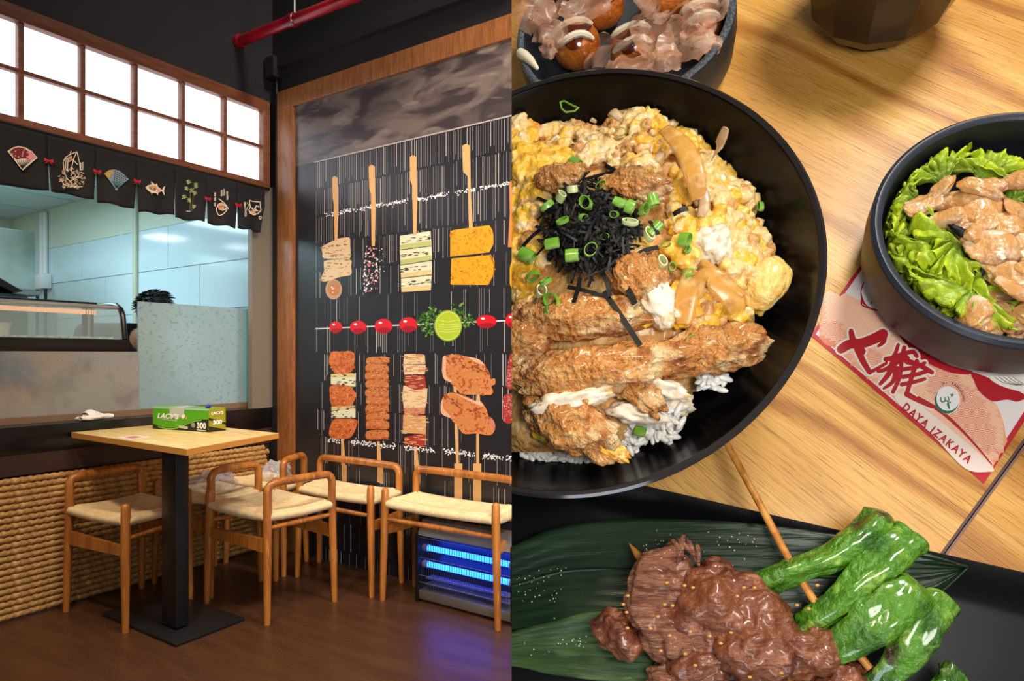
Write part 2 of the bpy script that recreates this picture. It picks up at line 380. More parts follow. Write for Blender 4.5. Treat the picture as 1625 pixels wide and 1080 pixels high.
MB().rbox((XF-.37, -.9, 1.286), (XF-.12, yc-.09, 1.299), .004).build('roof', M_cblk, cs)
lt = MB(); y = -.88
while y < yc-.13: lt.box((XF-.075, y, 1.238), (XF-.055, y+.006, 1.258)); y += .011
lt.build('light_strip', mat('strip_ribs', (236, 190, 150), .4, emit=((255, 190, 140), .5)), cs, False)
yp = onp(142, 508, 'x', XF-.06).y
for dy, m_ in ((-.022, M_cblk), (-.008, mat('post_grey', (130, 126, 122), .35)), (.006, M_cblk)): MB().rbox((XF-.085, yp+dy, 1.124), (XF-.06, yp+dy+.013, 1.272), .002).build('divider_post', m_, cs)
MB().rbox((XF-.36, -.9, 1.124), (XF-.35, yc-.16, 1.28), .002).build('rear_glass', mat('rear_glass', (190, 208, 204), .2, alpha=.35), cs)
MB().rbox((XF-.33, -.9, 1.125), (XF-.03, yc-.06, 1.135), .002).build('ice_tray', mat('ice', (210, 222, 222), .5, mix=[((160, 180, 180), 60, .4, .6)], bump=(80, .6)), cs)
tu = thing('food_tub', 'clear tub of pale food inside the display case', 'tub', (XF-.12, .98, 1.136))
q = onp(5, 535, 'x', XF-.12)
MB().lathe([(.03, 0), (.038, .05), (.04, .052), (.037, .05), (.03, .004)], 20, (XF-.12, q.y-.01, 1.136)).build('tub', mat('tub_clear', (225, 232, 220), .2, alpha=.6), tu)
MB().blob((XF-.12, q.y-.01, 1.155), (.03, .03, .016), 3, .2).build('filling', mat('tub_food', (230, 214, 130), .5), tu)
# dark cooker with a tilted lid behind the case
XC = -4.3
k0, k1, k2 = onp(0, 432, 'x', XC), onp(37, 462, 'x', XC), onp(0, 466, 'x', XC)
ck2 = thing('rice_cooker', 'black rice cooker with a tilted lid behind the display case', 'cooker', (XC, k1.y-.25, k2.z-.2))
MB().prism([(XC, k1.y, k1.z), (XC, k1.y-.5, k0.z+.2), (XC, k1.y-.5, k0.z+.12), (XC, k1.y-.04, k1.z-.012)], (-.3, 0, 0)).build('lid', M_cblk, ck2, False)
MB().rbox((XC-.34, k1.y-.55, k2.z-.25), (XC+.0, k1.y+.03, k1.z-.014), .02).build('body', mat('cooker_grey', (60, 62, 62), .3, .5), ck2)
MB().box((-4.75, -1.0, .9), (-4.0, 2.0, k2.z-.25)).build('rear_shelf', M_steel, kc, False)

# napkin on the counter
np_ = MB(); q = onp(150, 664, 'x', -3.10)
nk = thing('cloth', 'crumpled white cloth lying on the black counter', 'cloth', (-3.1, q.y, .7655))
def fold(cx_, cy_, L, ang, h, sd):
    def fn(u, v):
        a = 2*PI*v; r = h*(1+.25*mnoise.noise(Vector((u*3+sd, math.cos(a)*.8, math.sin(a)*.8+sd))))*math.sin(PI*(.12+.76*u))**.5
        s = (u-.5)*L; x = s*math.cos(ang)+math.cos(a)*r*1.5*-math.sin(ang); y = s*math.sin(ang)+math.cos(a)*r*1.5*math.cos(ang)
        return Vector((-3.1+cx_+x, q.y+cy_+y, .766+h*.9+math.sin(a)*r*.9))
    return MB().grid(fn, 12, 12)
cl = MB()
for a in ((0, .03, .09, 1.2, .014, 1), (.02, -.02, .10, 1.75, .013, 2), (-.02, 0, .08, 1.4, .018, 3), (.0, -.05, .05, .6, .010, 4), (-.01, -.01, .06, 1.9, .024, 5)):
    g = fold(*a); cl.add(g.v, g.f)
cl.build('folded_cloth', mat('cloth_white', (232, 226, 220), .8), nk)
# ------------------------------------------------------------------ framed mural print (flat artwork on the back wall)
mu = thing('mural', 'large framed black wall mural printed with grilled skewers', 'mural', (-2.2, YM, 0))
FR = .022
zt0, zt1, xl0, xl1 = 2.374, 2.475, -2.988, -2.857
clip(MB().rbox((xl0, YM-FR, zt0), (-1.2, YM-.0005, zt1), .003)).build('frame_rail', M_woodh, mu, auto=30)
MB().rbox((xl0, YM-FR, .0), (xl1, YM-.0005, zt0), .003).build('frame_stile', M_wood, mu, auto=30)
M_pblk = mat('print_black', (33, 31, 36), .36, spec=.6)
clip(MB().box((xl1, YM-.004, 0), (-1.2, YM-.0006, zt0))).build('print_sheet', M_pblk, mu, False)
M_crump = mat('print_slate', (112, 98, 94), .36, mix=[((62, 52, 56), 3.2, .42, .60, (1.0, 1, 3.2), 3, .8), ((142, 126, 118), 5, .60, .75, (1, 1, 3), 2, .5)], spec=.6)
YP = YM-.0042
PI_ = [0]
def P(px, py, l=0): return onp(px, py, 'y', YP-l*.0004-(PI_[0] % 700)*5e-7)
def smooth_poly(pts, k=4):
    n = len(pts); out = []
    for i in range(n):
        p0, p1, p2, p3 = [Vector(pts[(i+j) % n]) for j in (-1, 0, 1, 2)]
        for s in range(k):
            t = s/k; out.append(.5*((2*p1)+(p2-p0)*t+(2*p0-5*p1+4*p2-p3)*t*t+(3*p1-p0-3*p2+p3)*t**3))
    return out
PR = {}
def pr(key, pts, l=1, sm=True, k=4):
    PI_[0] += 1; b = PR.setdefault((key, PI_[0]), MB()); q = smooth_poly(pts, k) if sm else [Vector(p) for p in pts]
    b.poly([P(a.x, a.y, l) for a in q])
def ell(key, c, rx, ry, l=1, n=20, rot=0):
    PI_[0] += 1; b = PR.setdefault((key, 'specks' if n < 8 else PI_[0]), MB()); cs_, sn = math.cos(rot), math.sin(rot)
    b.poly([P(c[0]+rx*math.cos(2*PI*i/n)*cs_-ry*math.sin(2*PI*i/n)*sn, c[1]+rx*math.cos(2*PI*i/n)*sn+ry*math.sin(2*PI*i/n)*cs_, l) for i in range(n)])
def C4(pts): return [(490+x/7.7125, 350+y/7.7125) for x, y in pts]
def C5(pts): return [(620+x/5.4, 350+y/5.4) for x, y in pts]
def C6(pts): return [(500+x/6, 540+y/6) for x, y in pts]
def C7(pts): return [(680+x/6, 540+y/6) for x, y in pts]
def inside(p, poly):
    x, y = p; r = False
    for i in range(len(poly)):
        x1, y1 = poly[i]; x2, y2 = poly[i-1]
        if (y1 > y) != (y2 > y) and x < (x2-x1)*(y-y1)/(y2-y1)+x1: r = not r
    return r
rp = random.Random(3)
def scatter(key, poly, n, rx, ry, l=3, rot=None, band=None):
    xs = [p[0] for p in poly]; ys_ = [p[1] for p in poly]
    for _ in range(n):
        p = (rp.uniform(min(xs), max(xs)), rp.uniform(min(ys_), max(ys_)))
        if band and not band(*p): continue
        if inside(p, poly): ell(key, p, rx*rp.uniform(.5, 1.5), ry*rp.uniform(.5, 1.5), l, 7, rp.uniform(0, 3) if rot is None else rot)
# slate sheet and stripes
b = MB(); b.add([(xl1, YP-.0001, 2.056), (-1.2, YP-.0001, 2.056), (-1.2, YP-.0001, zt0), (xl1, YP-.0001, zt0)], [(0, 1, 2, 3)]); clip(b).build('printed_slate', M_crump, mu, False)
st = {0: MB(), 1: MB()}
zr = 2.053; row = 0
while zr > .02:
    h = .142; x = -2.709; dens = [.97, .80, .66, .46, .36, .33, .40, .33, .3, .3, .33, .3, .3, .3, .3][min(row, 14)]
    while x < -1.45:
        x += rp.uniform(.010, .019)
        if rp.random() < dens:
            w_ = rp.choice([.0018, .0022, .003, .0042]); y_ = YP-.0002; top = zr-rp.uniform(0, .01); bot = zr-h*rp.choice([1, 1, 1, .97, .8])+.004
            st[1 if rp.random() < .45 else 0].add([(x, y_, bot), (x+w_, y_, bot), (x+w_, y_, top), (x, y_, top)], [(0, 1, 2, 3)])
    zr -= h; row += 1
M_s0 = mat('print_grey', (118, 112, 118), .4); M_s1 = mat('print_pale', (182, 174, 172), .4)
for k_, m_ in ((0, M_s0), (1, M_s1)): tagit(clip(st[k_]).build('printed_stripes', m_, mu, False), kind='stuff')
b = MB(); b.add([(-2.709, YP-.0002, 2.052), (-1.2, YP-.0002, 2.052), (-1.2, YP-.0002, 2.058), (-2.709, YP-.0002, 2.058)], [(0, 1, 2, 3)]); clip(b).build('printed_line', M_s1, mu, False)
pr('line', [(500, 520.6), (813, 507), (813, 509), (500, 522.4)], 1, False)
# salt lines
for (x0, y0, x1, y1, th, n) in ((515, 341, 812, 290, 3.2, 330), (520, 697, 812, 727, 3.6, 330)):
    for _ in range(n):
        t = rp.random(); 
        if mnoise.noise(Vector((t*14, y0, 0))) < -.30: continue
        ell('salt', (x0+(x1-x0)*t, y0+(y1-y0)*t+rp.gauss(0, th*.6)), rp.uniform(.8, 1.9), rp.uniform(.7, 1.5), 1, 5, rp.uniform(0, 3))
# paddle sticks at the top
for (x, y, w_, hp, xb, yb) in ((527, 279, 9, 36, 533, 382), (585, 261, 10, 38, 592, 390), (650, 246, 11, 40, 658, 372), (733.5, 228, 12.5, 44, 747, 362)):
    pr('stick', [(x, y+3), (x+w_*.5, y), (x+w_, y+3), (x+w_*1.1, yb*.4+(y+hp)*.6), (xb+w_*.28, yb), (xb-w_*.22, yb), (xb-w_*.35, y+hp+8), (x+w_*.1, y+hp)], 2, False)
# mushrooms
m1 = C4([(160, 325), (200, 295), (330, 230), (420, 208), (500, 210), (507, 300), (505, 465), (400, 465), (190, 460), (168, 400)])
m2 = C4([(190, 500), (320, 475), (510, 480), (517, 560), (515, 660), (380, 690), (230, 740), (150, 725), (190, 600)])
for m_ in (m1, m2):
    pr('mushroom', m_, 1); c_ = [sum(p[i] for p in m_)/len(m_) for i in (0, 1)]
    scatter('char_brown', m_, 26, 1.0, .5, 3); scatter('mush_dark', m_, 16, 3.4, 1.0, 2, 0)
ell('mush_rim', C4([(305, 840)])[0], 13.2, 16, 2); ell('mush_dark', C4([(310, 825)])[0], 10, 12, 3); ell('chicken', C4([(300, 840)])[0], 5, 9, 4, rot=.3); scatter('salt', C4([(280, 810), (310, 810), (320, 880), (280, 880)]), 8, .8, 1.2, 5)
# sesame roll
sq_ = C4([(690, 300), (840, 300), (845, 860), (660, 870)])
pr('roll', sq_, 1); scatter('salt', sq_, 60, 1.5, 1.0, 3); scatter('pinkseed', sq_, 70, 1.5, 1.1, 2)
scatter('salt', C4([(850, 300), (950, 300), (930, 640), (850, 640)]), 12, 1.1, .8, 2)
# leeks
for q in ([(80, 130), (340, 88), (352, 212), (78, 250)], [(78, 255), (350, 220), (355, 335), (85, 380)], [(82, 385), (350, 345), (355, 460), (88, 490)], [(88, 497), (350, 468), (345, 595), (92, 612)]):
    c5 = C5(q); pr('leek', c5, 1, False); lo = [c5[0], c5[1], c5[2], c5[3]]
    mid = [tuple(.35*a+.65*b_ for a, b_ in zip(c5[0], c5[3])), tuple(.35*a+.65*b_ for a, b_ in zip(c5[1], c5[2])), c5[2], c5[3]]
    pr('leek_green' if q[0][1] < 300 else 'leek_tan', mid, 2, False)
    band = [tuple(.75*a+.25*b_ for a, b_ in zip(c5[0], c5[3])), tuple(.75*a+.25*b_ for a, b_ in zip(c5[1], c5[2])), tuple(.45*a+.55*b_ for a, b_ in zip(c5[1], c5[2])), tuple(.45*a+.55*b_ for a, b_ in zip(c5[0], c5[3]))]
    scatter('char', band, 30, 3.2, .6, 3, -.12)
# pumpkin
for q in ([(512, 90), (540, 80), (700, 58), (845, 38), (868, 75), (880, 120), (880, 200), (845, 270), (700, 288), (510, 308)], [(520, 325), (860, 292), (888, 345), (892, 400), (875, 480), (835, 550), (512, 548)]):
    c5 = C5(q); pr('pumpkin', c5, 1, False); scatter('char_brown', c5, 70, .9, .5, 3); scatter('pumpkin_dark', c5, 60, 2.2, 1.2, 2)
pr('pumpkin_skin', C5([(860, 292), (893, 380), (888, 460), (842, 550), (835, 548), (878, 460), (884, 380), (850, 300)]), 3, False)
# tomatoes, parsley, lime
for (x, y, rx, ry) in ((533, 519, 10, 9.5), (568.5, 519, 13, 10.5), (608.5, 517.5, 14, 12), (648, 515, 14.5, 12), (772, 510, 16, 10.5), (814, 508, 12, 11.5)):
    ell('tomato', (x, y), rx, ry, 2, 28); ell('tomato_dark', (x+1, y+ry*.55), rx*.75, ry*.38, 3); ell('salt', (x-rx*.35, y-ry*.45), rx*.2, ry*.16, 4)
for (cx_, cy_, r_, n) in ((676, 508, 15, 60), (690, 494, 10, 30), (742, 508, 12, 40), (727, 492, 12, 30), (680, 525, 9, 20)):
    for _ in range(n):
        a = rp.uniform(0, 6.28); d = r_*rp.random()**.6
        ell(rp.choice(['parsley', 'parsley', 'parsley_dark', 'parsley_light']), (cx_+d*math.cos(a), cy_+d*math.sin(a)), rp.uniform(1.5, 3.6), rp.uniform(.9, 1.7), rp.choice([1, 2, 3]), 7, a)
lc = C5([(492, 900)])[0]
ell('lime_rind', lc, 22.3, 25, 4, 36); ell('lime_pale', lc, 20.4, 23, 5, 36); ell('lime', lc, 19, 21.6, 6, 36)
for i, yy in enumerate((-8, -2.5, 1, 5, 9)):
    w_ = 17.5*math.sqrt(max(0, 1-(yy/22)**2)); pts = [(lc[0]-w_+2*w_*t/10, lc[1]+yy+(1.6 if i == 0 else .8)*math.cos((t/10-.5)*7)) for t in range(11)]
    pr('lime_pale', pts+[(x, y+1.1) for x, y in pts[::-1]], 7, False)
# meat skewers
S = [('chicken', [(155, 110), (250, 108), (330, 100), (375, 130), (378, 180), (370, 230), (340, 300), (260, 315), (190, 310), (150, 240), (130, 210)]), ('chicken', [(150, 430), (240, 425), (340, 435), (370, 480), (395, 520), (340, 620), (240, 632), (160, 620), (138, 500)]),
     ('chicken', [(175, 755), (280, 745), (395, 755), (390, 830), (340, 920), (260, 935), (180, 935), (130, 880)])]
for k_, q in S:
    c_ = C6(q); pr(k_, c_, 2); scatter('glaze_dark', c_, 26, 3.2, 2.0, 3); scatter('glaze_light', c_, 34, 2.0, 1.2, 4); scatter('char_brown', c_, 14, .9, .7, 5); scatter('shine', c_, 16, .9, .5, 6)
for q in ([(150, 320), (390, 310), (385, 440), (150, 415)], [(155, 630), (385, 620), (385, 735), (155, 735)]):
    c_ = C6(q); pr('leek', c_, 2, False); pr('leek_tan', [c_[0], c_[1], tuple(.7*a+.3*b_ for a, b_ in zip(c_[1], c_[2])), tuple(.7*a+.3*b_ for a, b_ in zip(c_[0], c_[3]))], 3, False); scatter('char', c_, 18, 2.4, .7, 4, -.05)
for i, yc_ in enumerate([195, 270, 345, 425, 505, 580, 655, 730, 805, 900]):
    dx = rp.uniform(-6, 6); hh = 32 if i in (0, 7) else 40; tl = rp.uniform(-8, 8)
    c_ = C6([(478+dx, yc_+tl), (500+dx, yc_-hh+tl*.5), (600, yc_-hh-6), (685+dx, yc_-hh+4-tl), (702+dx, yc_-5-tl), (690+dx, yc_+hh-8-tl), (600, yc_+hh), (500+dx, yc_+hh-6+tl)])
    pr('sausage_edge', [(x, y+1.3) for x, y in c_], 2); pr('sausage', [(x, y-.4) for x, y in c_], 2.5); scatter('glaze_light', c_, 12, 2.6, 1.0, 4, 0); scatter('glaze_dark', C6([(490, yc_+15), (690, yc_+15), (690, yc_+hh), (490, yc_+hh)]), 10, 3, .9, 4, 0); scatter('char_brown', c_, 9, .9, .6, 5); scatter('shine', c_, 8, 1.2, .4, 6, 0)
for k_, q in (('fat', [(850, 130), (950, 128), (1045, 140), (1050, 225), (840, 225)]), ('fat', [(838, 230), (1055, 235), (1045, 320), (850, 325)]), ('bacon_red', [(850, 330), (1045, 335), (1062, 460), (950, 470), (860, 425)]),
              ('fat', [(840, 430), (860, 430), (950, 472), (1070, 460), (1065, 570), (1050, 640), (845, 640), (830, 540)]), ('bacon_pink', [(845, 640), (1050, 640), (1045, 700), (850, 710)]), ('fat_tan', [(838, 705), (1055, 715), (1058, 800), (1055, 890), (835, 880)]), ('bacon_red', [(850, 920), (950, 900), (1055, 885), (1045, 1015), (850, 990)])):
    c_ = C6(q); pr(k_, c_, 2, False); scatter('fat_tan' if k_ != 'fat_tan' else 'fat', c_, 20, 4.5, .8, 3, rp.uniform(-.15, .15)); scatter('bacon_pink', c_, 5, 5, .8, 4, .05); scatter('char_brown', c_, 4, 1, .5, 5)
W1 = [(170, 150), (240, 133), (380, 155), (480, 180), (530, 230), (585, 320), (590, 365), (630, 360), (636, 400), (600, 440), (615, 480), (590, 515), (460, 515), (330, 510), (250, 450), (200, 390), (140, 350), (135, 190)]
W2 = [(160, 520), (220, 495), (330, 520), (440, 570), (500, 580), (525, 620), (550, 650), (580, 740), (610, 760), (635, 830), (590, 900), (460, 885), (330, 885), (270, 790), (190, 730), (125, 690), (120, 590)]
for q, bx in ((W1, lambda x, y: abs((y-540)*6-(170+.32*((x-680)*6-200))) < 40), (W2, lambda x, y: abs((y-540)*6-(545+.42*((x-680)*6-160))) < 28)):
    c_ = C7(q); pr('wing', c_, 3); scatter('glaze_dark', c_, 70, 3.4, 2.0, 4); scatter('glaze_light', c_, 110, 2.6, 1.6, 5, .5); scatter('char_wing', c_, 160, 2.4, 1.2, 6, .4, bx); scatter('char_brown', c_, 22, .9, .6, 6); scatter('shine', c_, 40, .9, .6, 7)
pr('wing_pale', C7([(135, 170), (165, 160), (170, 330), (220, 380), (205, 395), (138, 345)]), 6); pr('wing_pale', C7([(380, 160), (480, 180), (530, 232), (470, 215)]), 6)
pr('wing_pale', C7([(122, 590), (145, 540), (140, 640), (210, 720), (190, 732), (122, 690)]), 6); pr('wing_pale', C7([(260, 510), (440, 572), (500, 585), (520, 630), (440, 600)]), 6); pr('bacon_pink', C7([(590, 735), (625, 770), (635, 830), (600, 810)]), 7)
for q in ([(237, 440), (258, 430), (272, 500), (240, 490)], [(462, 515), (488, 515), (495, 625), (455, 600)], [(248, 790), (276, 790), (290, 1180), (264, 1180)], [(455, 888), (480, 888), (482, 1180), (454, 1180)]): pr('stick', C7(q), 2 if q[0][1] > 700 else 5, False)
for x0, x1, y0, w_ in ((543, 546, 696, 4), (600, 603, 700, 4.5), (659, 662, 708, 4.5)): pr('stick', [(x0-w_*.4, y0), (x0+w_*.6, y0), (x1+w_*.6, 738), (x1+w_*1.1, 738), (x1+w_*1.1, 768), (x1-w_*1.0, 764), (x1-w_*.9, 738), (x0-w_*.4, 738)], 1, False)
for x0, w_ in ((727, 5.5), (757, 5.5)): pr('stick', [(x0-w_*1.1, 735), (x0+w_*1.2, 735), (x0+w_*1.2, 812), (x0-w_*1.1, 806)], 1, False)
for q in ([(770, 150), (800, 150), (800, 440), (740, 440), (750, 280)], [(715, 530), (760, 512), (800, 520), (800, 765), (715, 770), (705, 640)]): c_ = C7(q); pr('bacon_red', c_, 2); scatter('pinkseed', c_, 40, 1.2, .9, 3); scatter('shine', c_, 16, .9, .7, 4)
pr('glaze_light', [(808, 290), (813, 285), (813, 392), (806, 392), (809, 340)], 2, False); pr('pumpkin', [(809, 425), (813, 410), (813, 460), (809, 450)], 2, False)
PC = dict(line=(214, 210, 212), salt=(232, 228, 232), stick=(222, 170, 112), mushroom=(222, 190, 150), mush_dark=(176, 128, 84), mush_rim=(196, 146, 116), char_brown=(92, 50, 28), char=(70, 46, 40), roll=(30, 24, 28), pinkseed=(196, 120, 128), leek=(224, 222, 190), leek_green=(184, 190, 120), leek_tan=(220, 196, 140),
          pumpkin=(236, 160, 28), pumpkin_dark=(220, 132, 22), pumpkin_skin=(150, 92, 24), tomato=(214, 22, 40), tomato_dark=(160, 10, 26), parsley=(62, 112, 34), parsley_dark=(34, 66, 24), parsley_light=(118, 160, 70), lime_rind=(126, 160, 34), lime_pale=(216, 224, 120), lime=(176, 196, 44),
          chicken=(206, 108, 56), glaze_dark=(182, 86, 42), glaze_light=(220, 132, 76), shine=(240, 190, 144), sausage_edge=(104, 52, 28), sausage=(196, 118, 68), fat=(228, 198, 156), fat_tan=(216, 160, 104), bacon_red=(164, 52, 48), bacon_pink=(206, 122, 104), wing=(206, 130, 76), char_wing=(140, 72, 42), wing_pale=(230, 176, 142))
for (k_, n_), b in PR.items():
    o = clip(b).build('printed_'+k_, mat('print_'+k_, PC[k_], .4), mu, False)
    if n_ == 'specks': o['kind'] = 'stuff'
# ------------------------------------------------------------------ table for two by the counter
M_top = mat('table_veneer', (232, 202, 136), .35, mix=[((214, 174, 100), 7, .4, .65, (1, 9, 1)), ((242, 218, 160), 4, .55, .75, (1, 6, 1))])
M_edge = mat('table_edge', (214, 146, 66), .4)
M_blk2 = mat('powder_black', (24, 24, 27), .38, bump=(300, .1))
tb = thing('dining_table', 'square light oak table on a single black steel post', 'table', (-2.55, 1.46, 0))
q4 = [(-3.040, 1.305), (-2.154, 1.282), (-2.285, 1.759), (-3.045, 1.775)]
MB().prism([(x, y, .7035) for x, y in q4], (0, 0, .0211)).build('tabletop', M_edge, tb, False)
MB().prism([(x, y, .7246) for x, y in q4], (0, 0, .0014)).build('veneer', M_top, tb, False)
MB().rbox((-2.488, 1.381, .02), (-2.391, 1.433, .6935), .003).build('post', M_blk2, tb)
MB().rbox((-2.60, 1.33, .6935), (-2.28, 1.50, .7033), .003).build('top_plate', M_blk2, tb)
MB().rbox((-2.815, 1.318, .0), (-2.283, 1.60, .014), .004).build('base_plate', M_blk2, tb)
TZ = .7262
fl = thing('flyer', 'small white and red flyer lying on the oak table', 'flyer', (-2.62, 1.37, TZ))
c_ = [onp(x, y, 'z', TZ) for x, y in ((184, 694), (208, 697.5), (240, 693), (216, 690))]
MB().prism(c_, (0, 0, .0006)).build('paper', mat('paper_white', (226, 214, 200), .5), fl, False)
c2 = [c_[0].lerp(c_[2], .5)+(p-c_[0].lerp(c_[2], .5))*f for p, f in zip(c_, (.55, .7, .5, .6))]
MB().prism([p+Vector((0, 0, .0006)) for p in c2], (0, 0, .0003)).build('red_print', mat('print_pink', (196, 120, 104), .5), fl, False)
# glove box
BX = Vector((-2.895, 1.568, TZ)); BU = Vector((.341, .049, 0)); BV = Vector((-.006, .082, 0)); BH = .098
bxo = thing('glove_box', 'green and black cardboard glove box on the oak table', 'box', BX)
M_green = mat('box_green', (84, 170, 22), .45); M_olive = mat('box_olive', (150, 146, 34), .5); M_bblk = mat('box_black', (22, 28, 22), .45); M_white = mat('print_white', (240, 240, 236), .5)
def F1(u, v, o=.0006): return BX+BU*u+Vector((0, 0, BH*v))+Vector((.142, -.99, 0))*o
def F2(u, v, o=.0006): return BX+BU+BV*u+Vector((0, 0, BH*v))+Vector((.995, .07, 0))*o
z1 = Vector((0, 0, BH))
MB().add([BX, BX+BU, BX+BU+z1, BX+z1, BX+BV, BX+BU+BV, BX+BU+BV+z1, BX+BV+z1], [(0, 1, 2, 3), (4, 7, 6, 5), (0, 3, 7, 4), (3, 2, 6, 7), (0, 4, 5, 1)]).build('carton', M_green, bxo, False)
MB().add([BX+BU, BX+BU+BV, BX+BU+BV+z1, BX+BU+z1], [(0, 1, 2, 3)]).build('end_panel', M_olive, bxo, False)
wave = [(0, .24), (.1, .13), (.25, .07), (.4, .10), (.52, .20), (.64, .36), (.76, .48), (.88, .535), (1, .55)]
MB().poly([F1(0, 0), F1(1, 0)]+[F1(u, v) for u, v in wave[::-1]]).build('black_wave', M_bblk, bxo, False)
lg = mat('box_lime', (150, 204, 70), .45)
MB().poly([F1(u, v-.02, .0009) for u, v in wave[1:-1]]+[F1(u, v-.055, .0009) for u, v in wave[1:-1][::-1]]).build('lime_swoosh', lg, bxo, False)
MB().poly([F1(0, .92), F1(1, .92), F1(1, 1), F1(0, 1)]).build('pale_edge', mat('box_pale', (166, 200, 186), .4), bxo, False)
tape = mat('tape', (206, 212, 206), .25, alpha=.85)
MB().add([F1(.32, .52, .0012), F1(.57, .60, .0012), F1(.58, 1.002, .0012), F1(.31, 1.002, .0012), F1(.31, 1.002, .0012)+BV*.9+Vector((0, 0, .001)), F1(.58, 1.002, .0012)+BV*.9+Vector((0, 0, .001))], [(0, 1, 2, 3), (3, 2, 5, 4)]).build('tape', tape, bxo, False)
L1, L2 = BU.length, BV.length
def fit(txt, cu, cv, hgt, wid, Ff, LL, o, slant=0.0, bold=.02):
    b = text_mb(txt, 1.0, lambda x, y: Vector((x, y, 0)), bold)
    xs = [p.x for p in b.v]; ys_ = [p.y for p in b.v]; sx = wid/(max(xs)-min(xs)); sy = hgt/(max(ys_)-min(ys_)); mx, my = (max(xs)+min(xs))/2, (max(ys_)+min(ys_))/2
    r = MB(); r.add([Ff(cu+(p.x-mx)*sx+slant*(p.y-my)*sy, cv+(p.y-my)*sy, o) for p in b.v], b.f); return r
fit("LACY'S", .29, .60, .25, .38, F1, L1, .0016, .1, .05).build('lettering', M_white, bxo, False)
fit("300", .88, .27, .27, .16, F1, L1, .0016, 0, .05).build('lettering', M_white, bxo, False)
fit("LACY'S", .5, .80, .13, .7, F2, L2, .0012, .2, .05).build('lettering', M_white, bxo, False)
MB().poly([F2(0, .40), F2(0, .25), F2(1, .05), F2(1, .0), F2(0, 0)][::-1]).build('end_wave', M_bblk, bxo, False)
MB().poly([F2(0, .62), F2(1, .34), F2(1, .24), F2(0, .52)][::-1]).build('end_band', M_bblk, bxo, False)
fit("300", .5, .40, .20, .55, F2, L2, .0014, 0, .05).build('lettering', M_white, bxo, False)
for (u0, v0, u1, v1) in ((.17, .46, .45, .43), (.48, .22, .64, .16), (.48, .17, .64, .11), (.80, .10, .96, .06)):
    MB().poly([F1(u0, v0, .0014), F1(u1, v0-.03, .0014), F1(u1, v1-.03, .0014), F1(u0, v1, .0014)]).build('small_print', mat('print_soft', (200, 214, 180), .5), bxo, False)
MB().poly([F1(.56+.035*math.cos(a*.524), .62+.10*math.sin(a*.524)+.03*math.cos(a*.524), .0014) for a in range(12)]).build('hand_print', M_white, bxo, False)
MB().poly([F1(.62+.012*math.cos(a*.524), .58+.09*math.sin(a*.524), .0014) for a in range(12)]).build('hand_print', mat('print_orange', (206, 160, 60), .5), bxo, False)
MB().poly([F1(.735+.035*math.cos(a*.524), .27+.12*math.sin(a*.524), .0014) for a in range(12)]).build('hand_print', mat('print_grey2', (140, 150, 140), .5), bxo, False)
MB().blob(BX+BU*.86+BV*.45+z1+Vector((0, 0, .006)), (.012, .012, .008), 2, .25, sub=2).build('blue_glove_tip', mat('glove_blue', (40, 50, 170), .5), bxo)

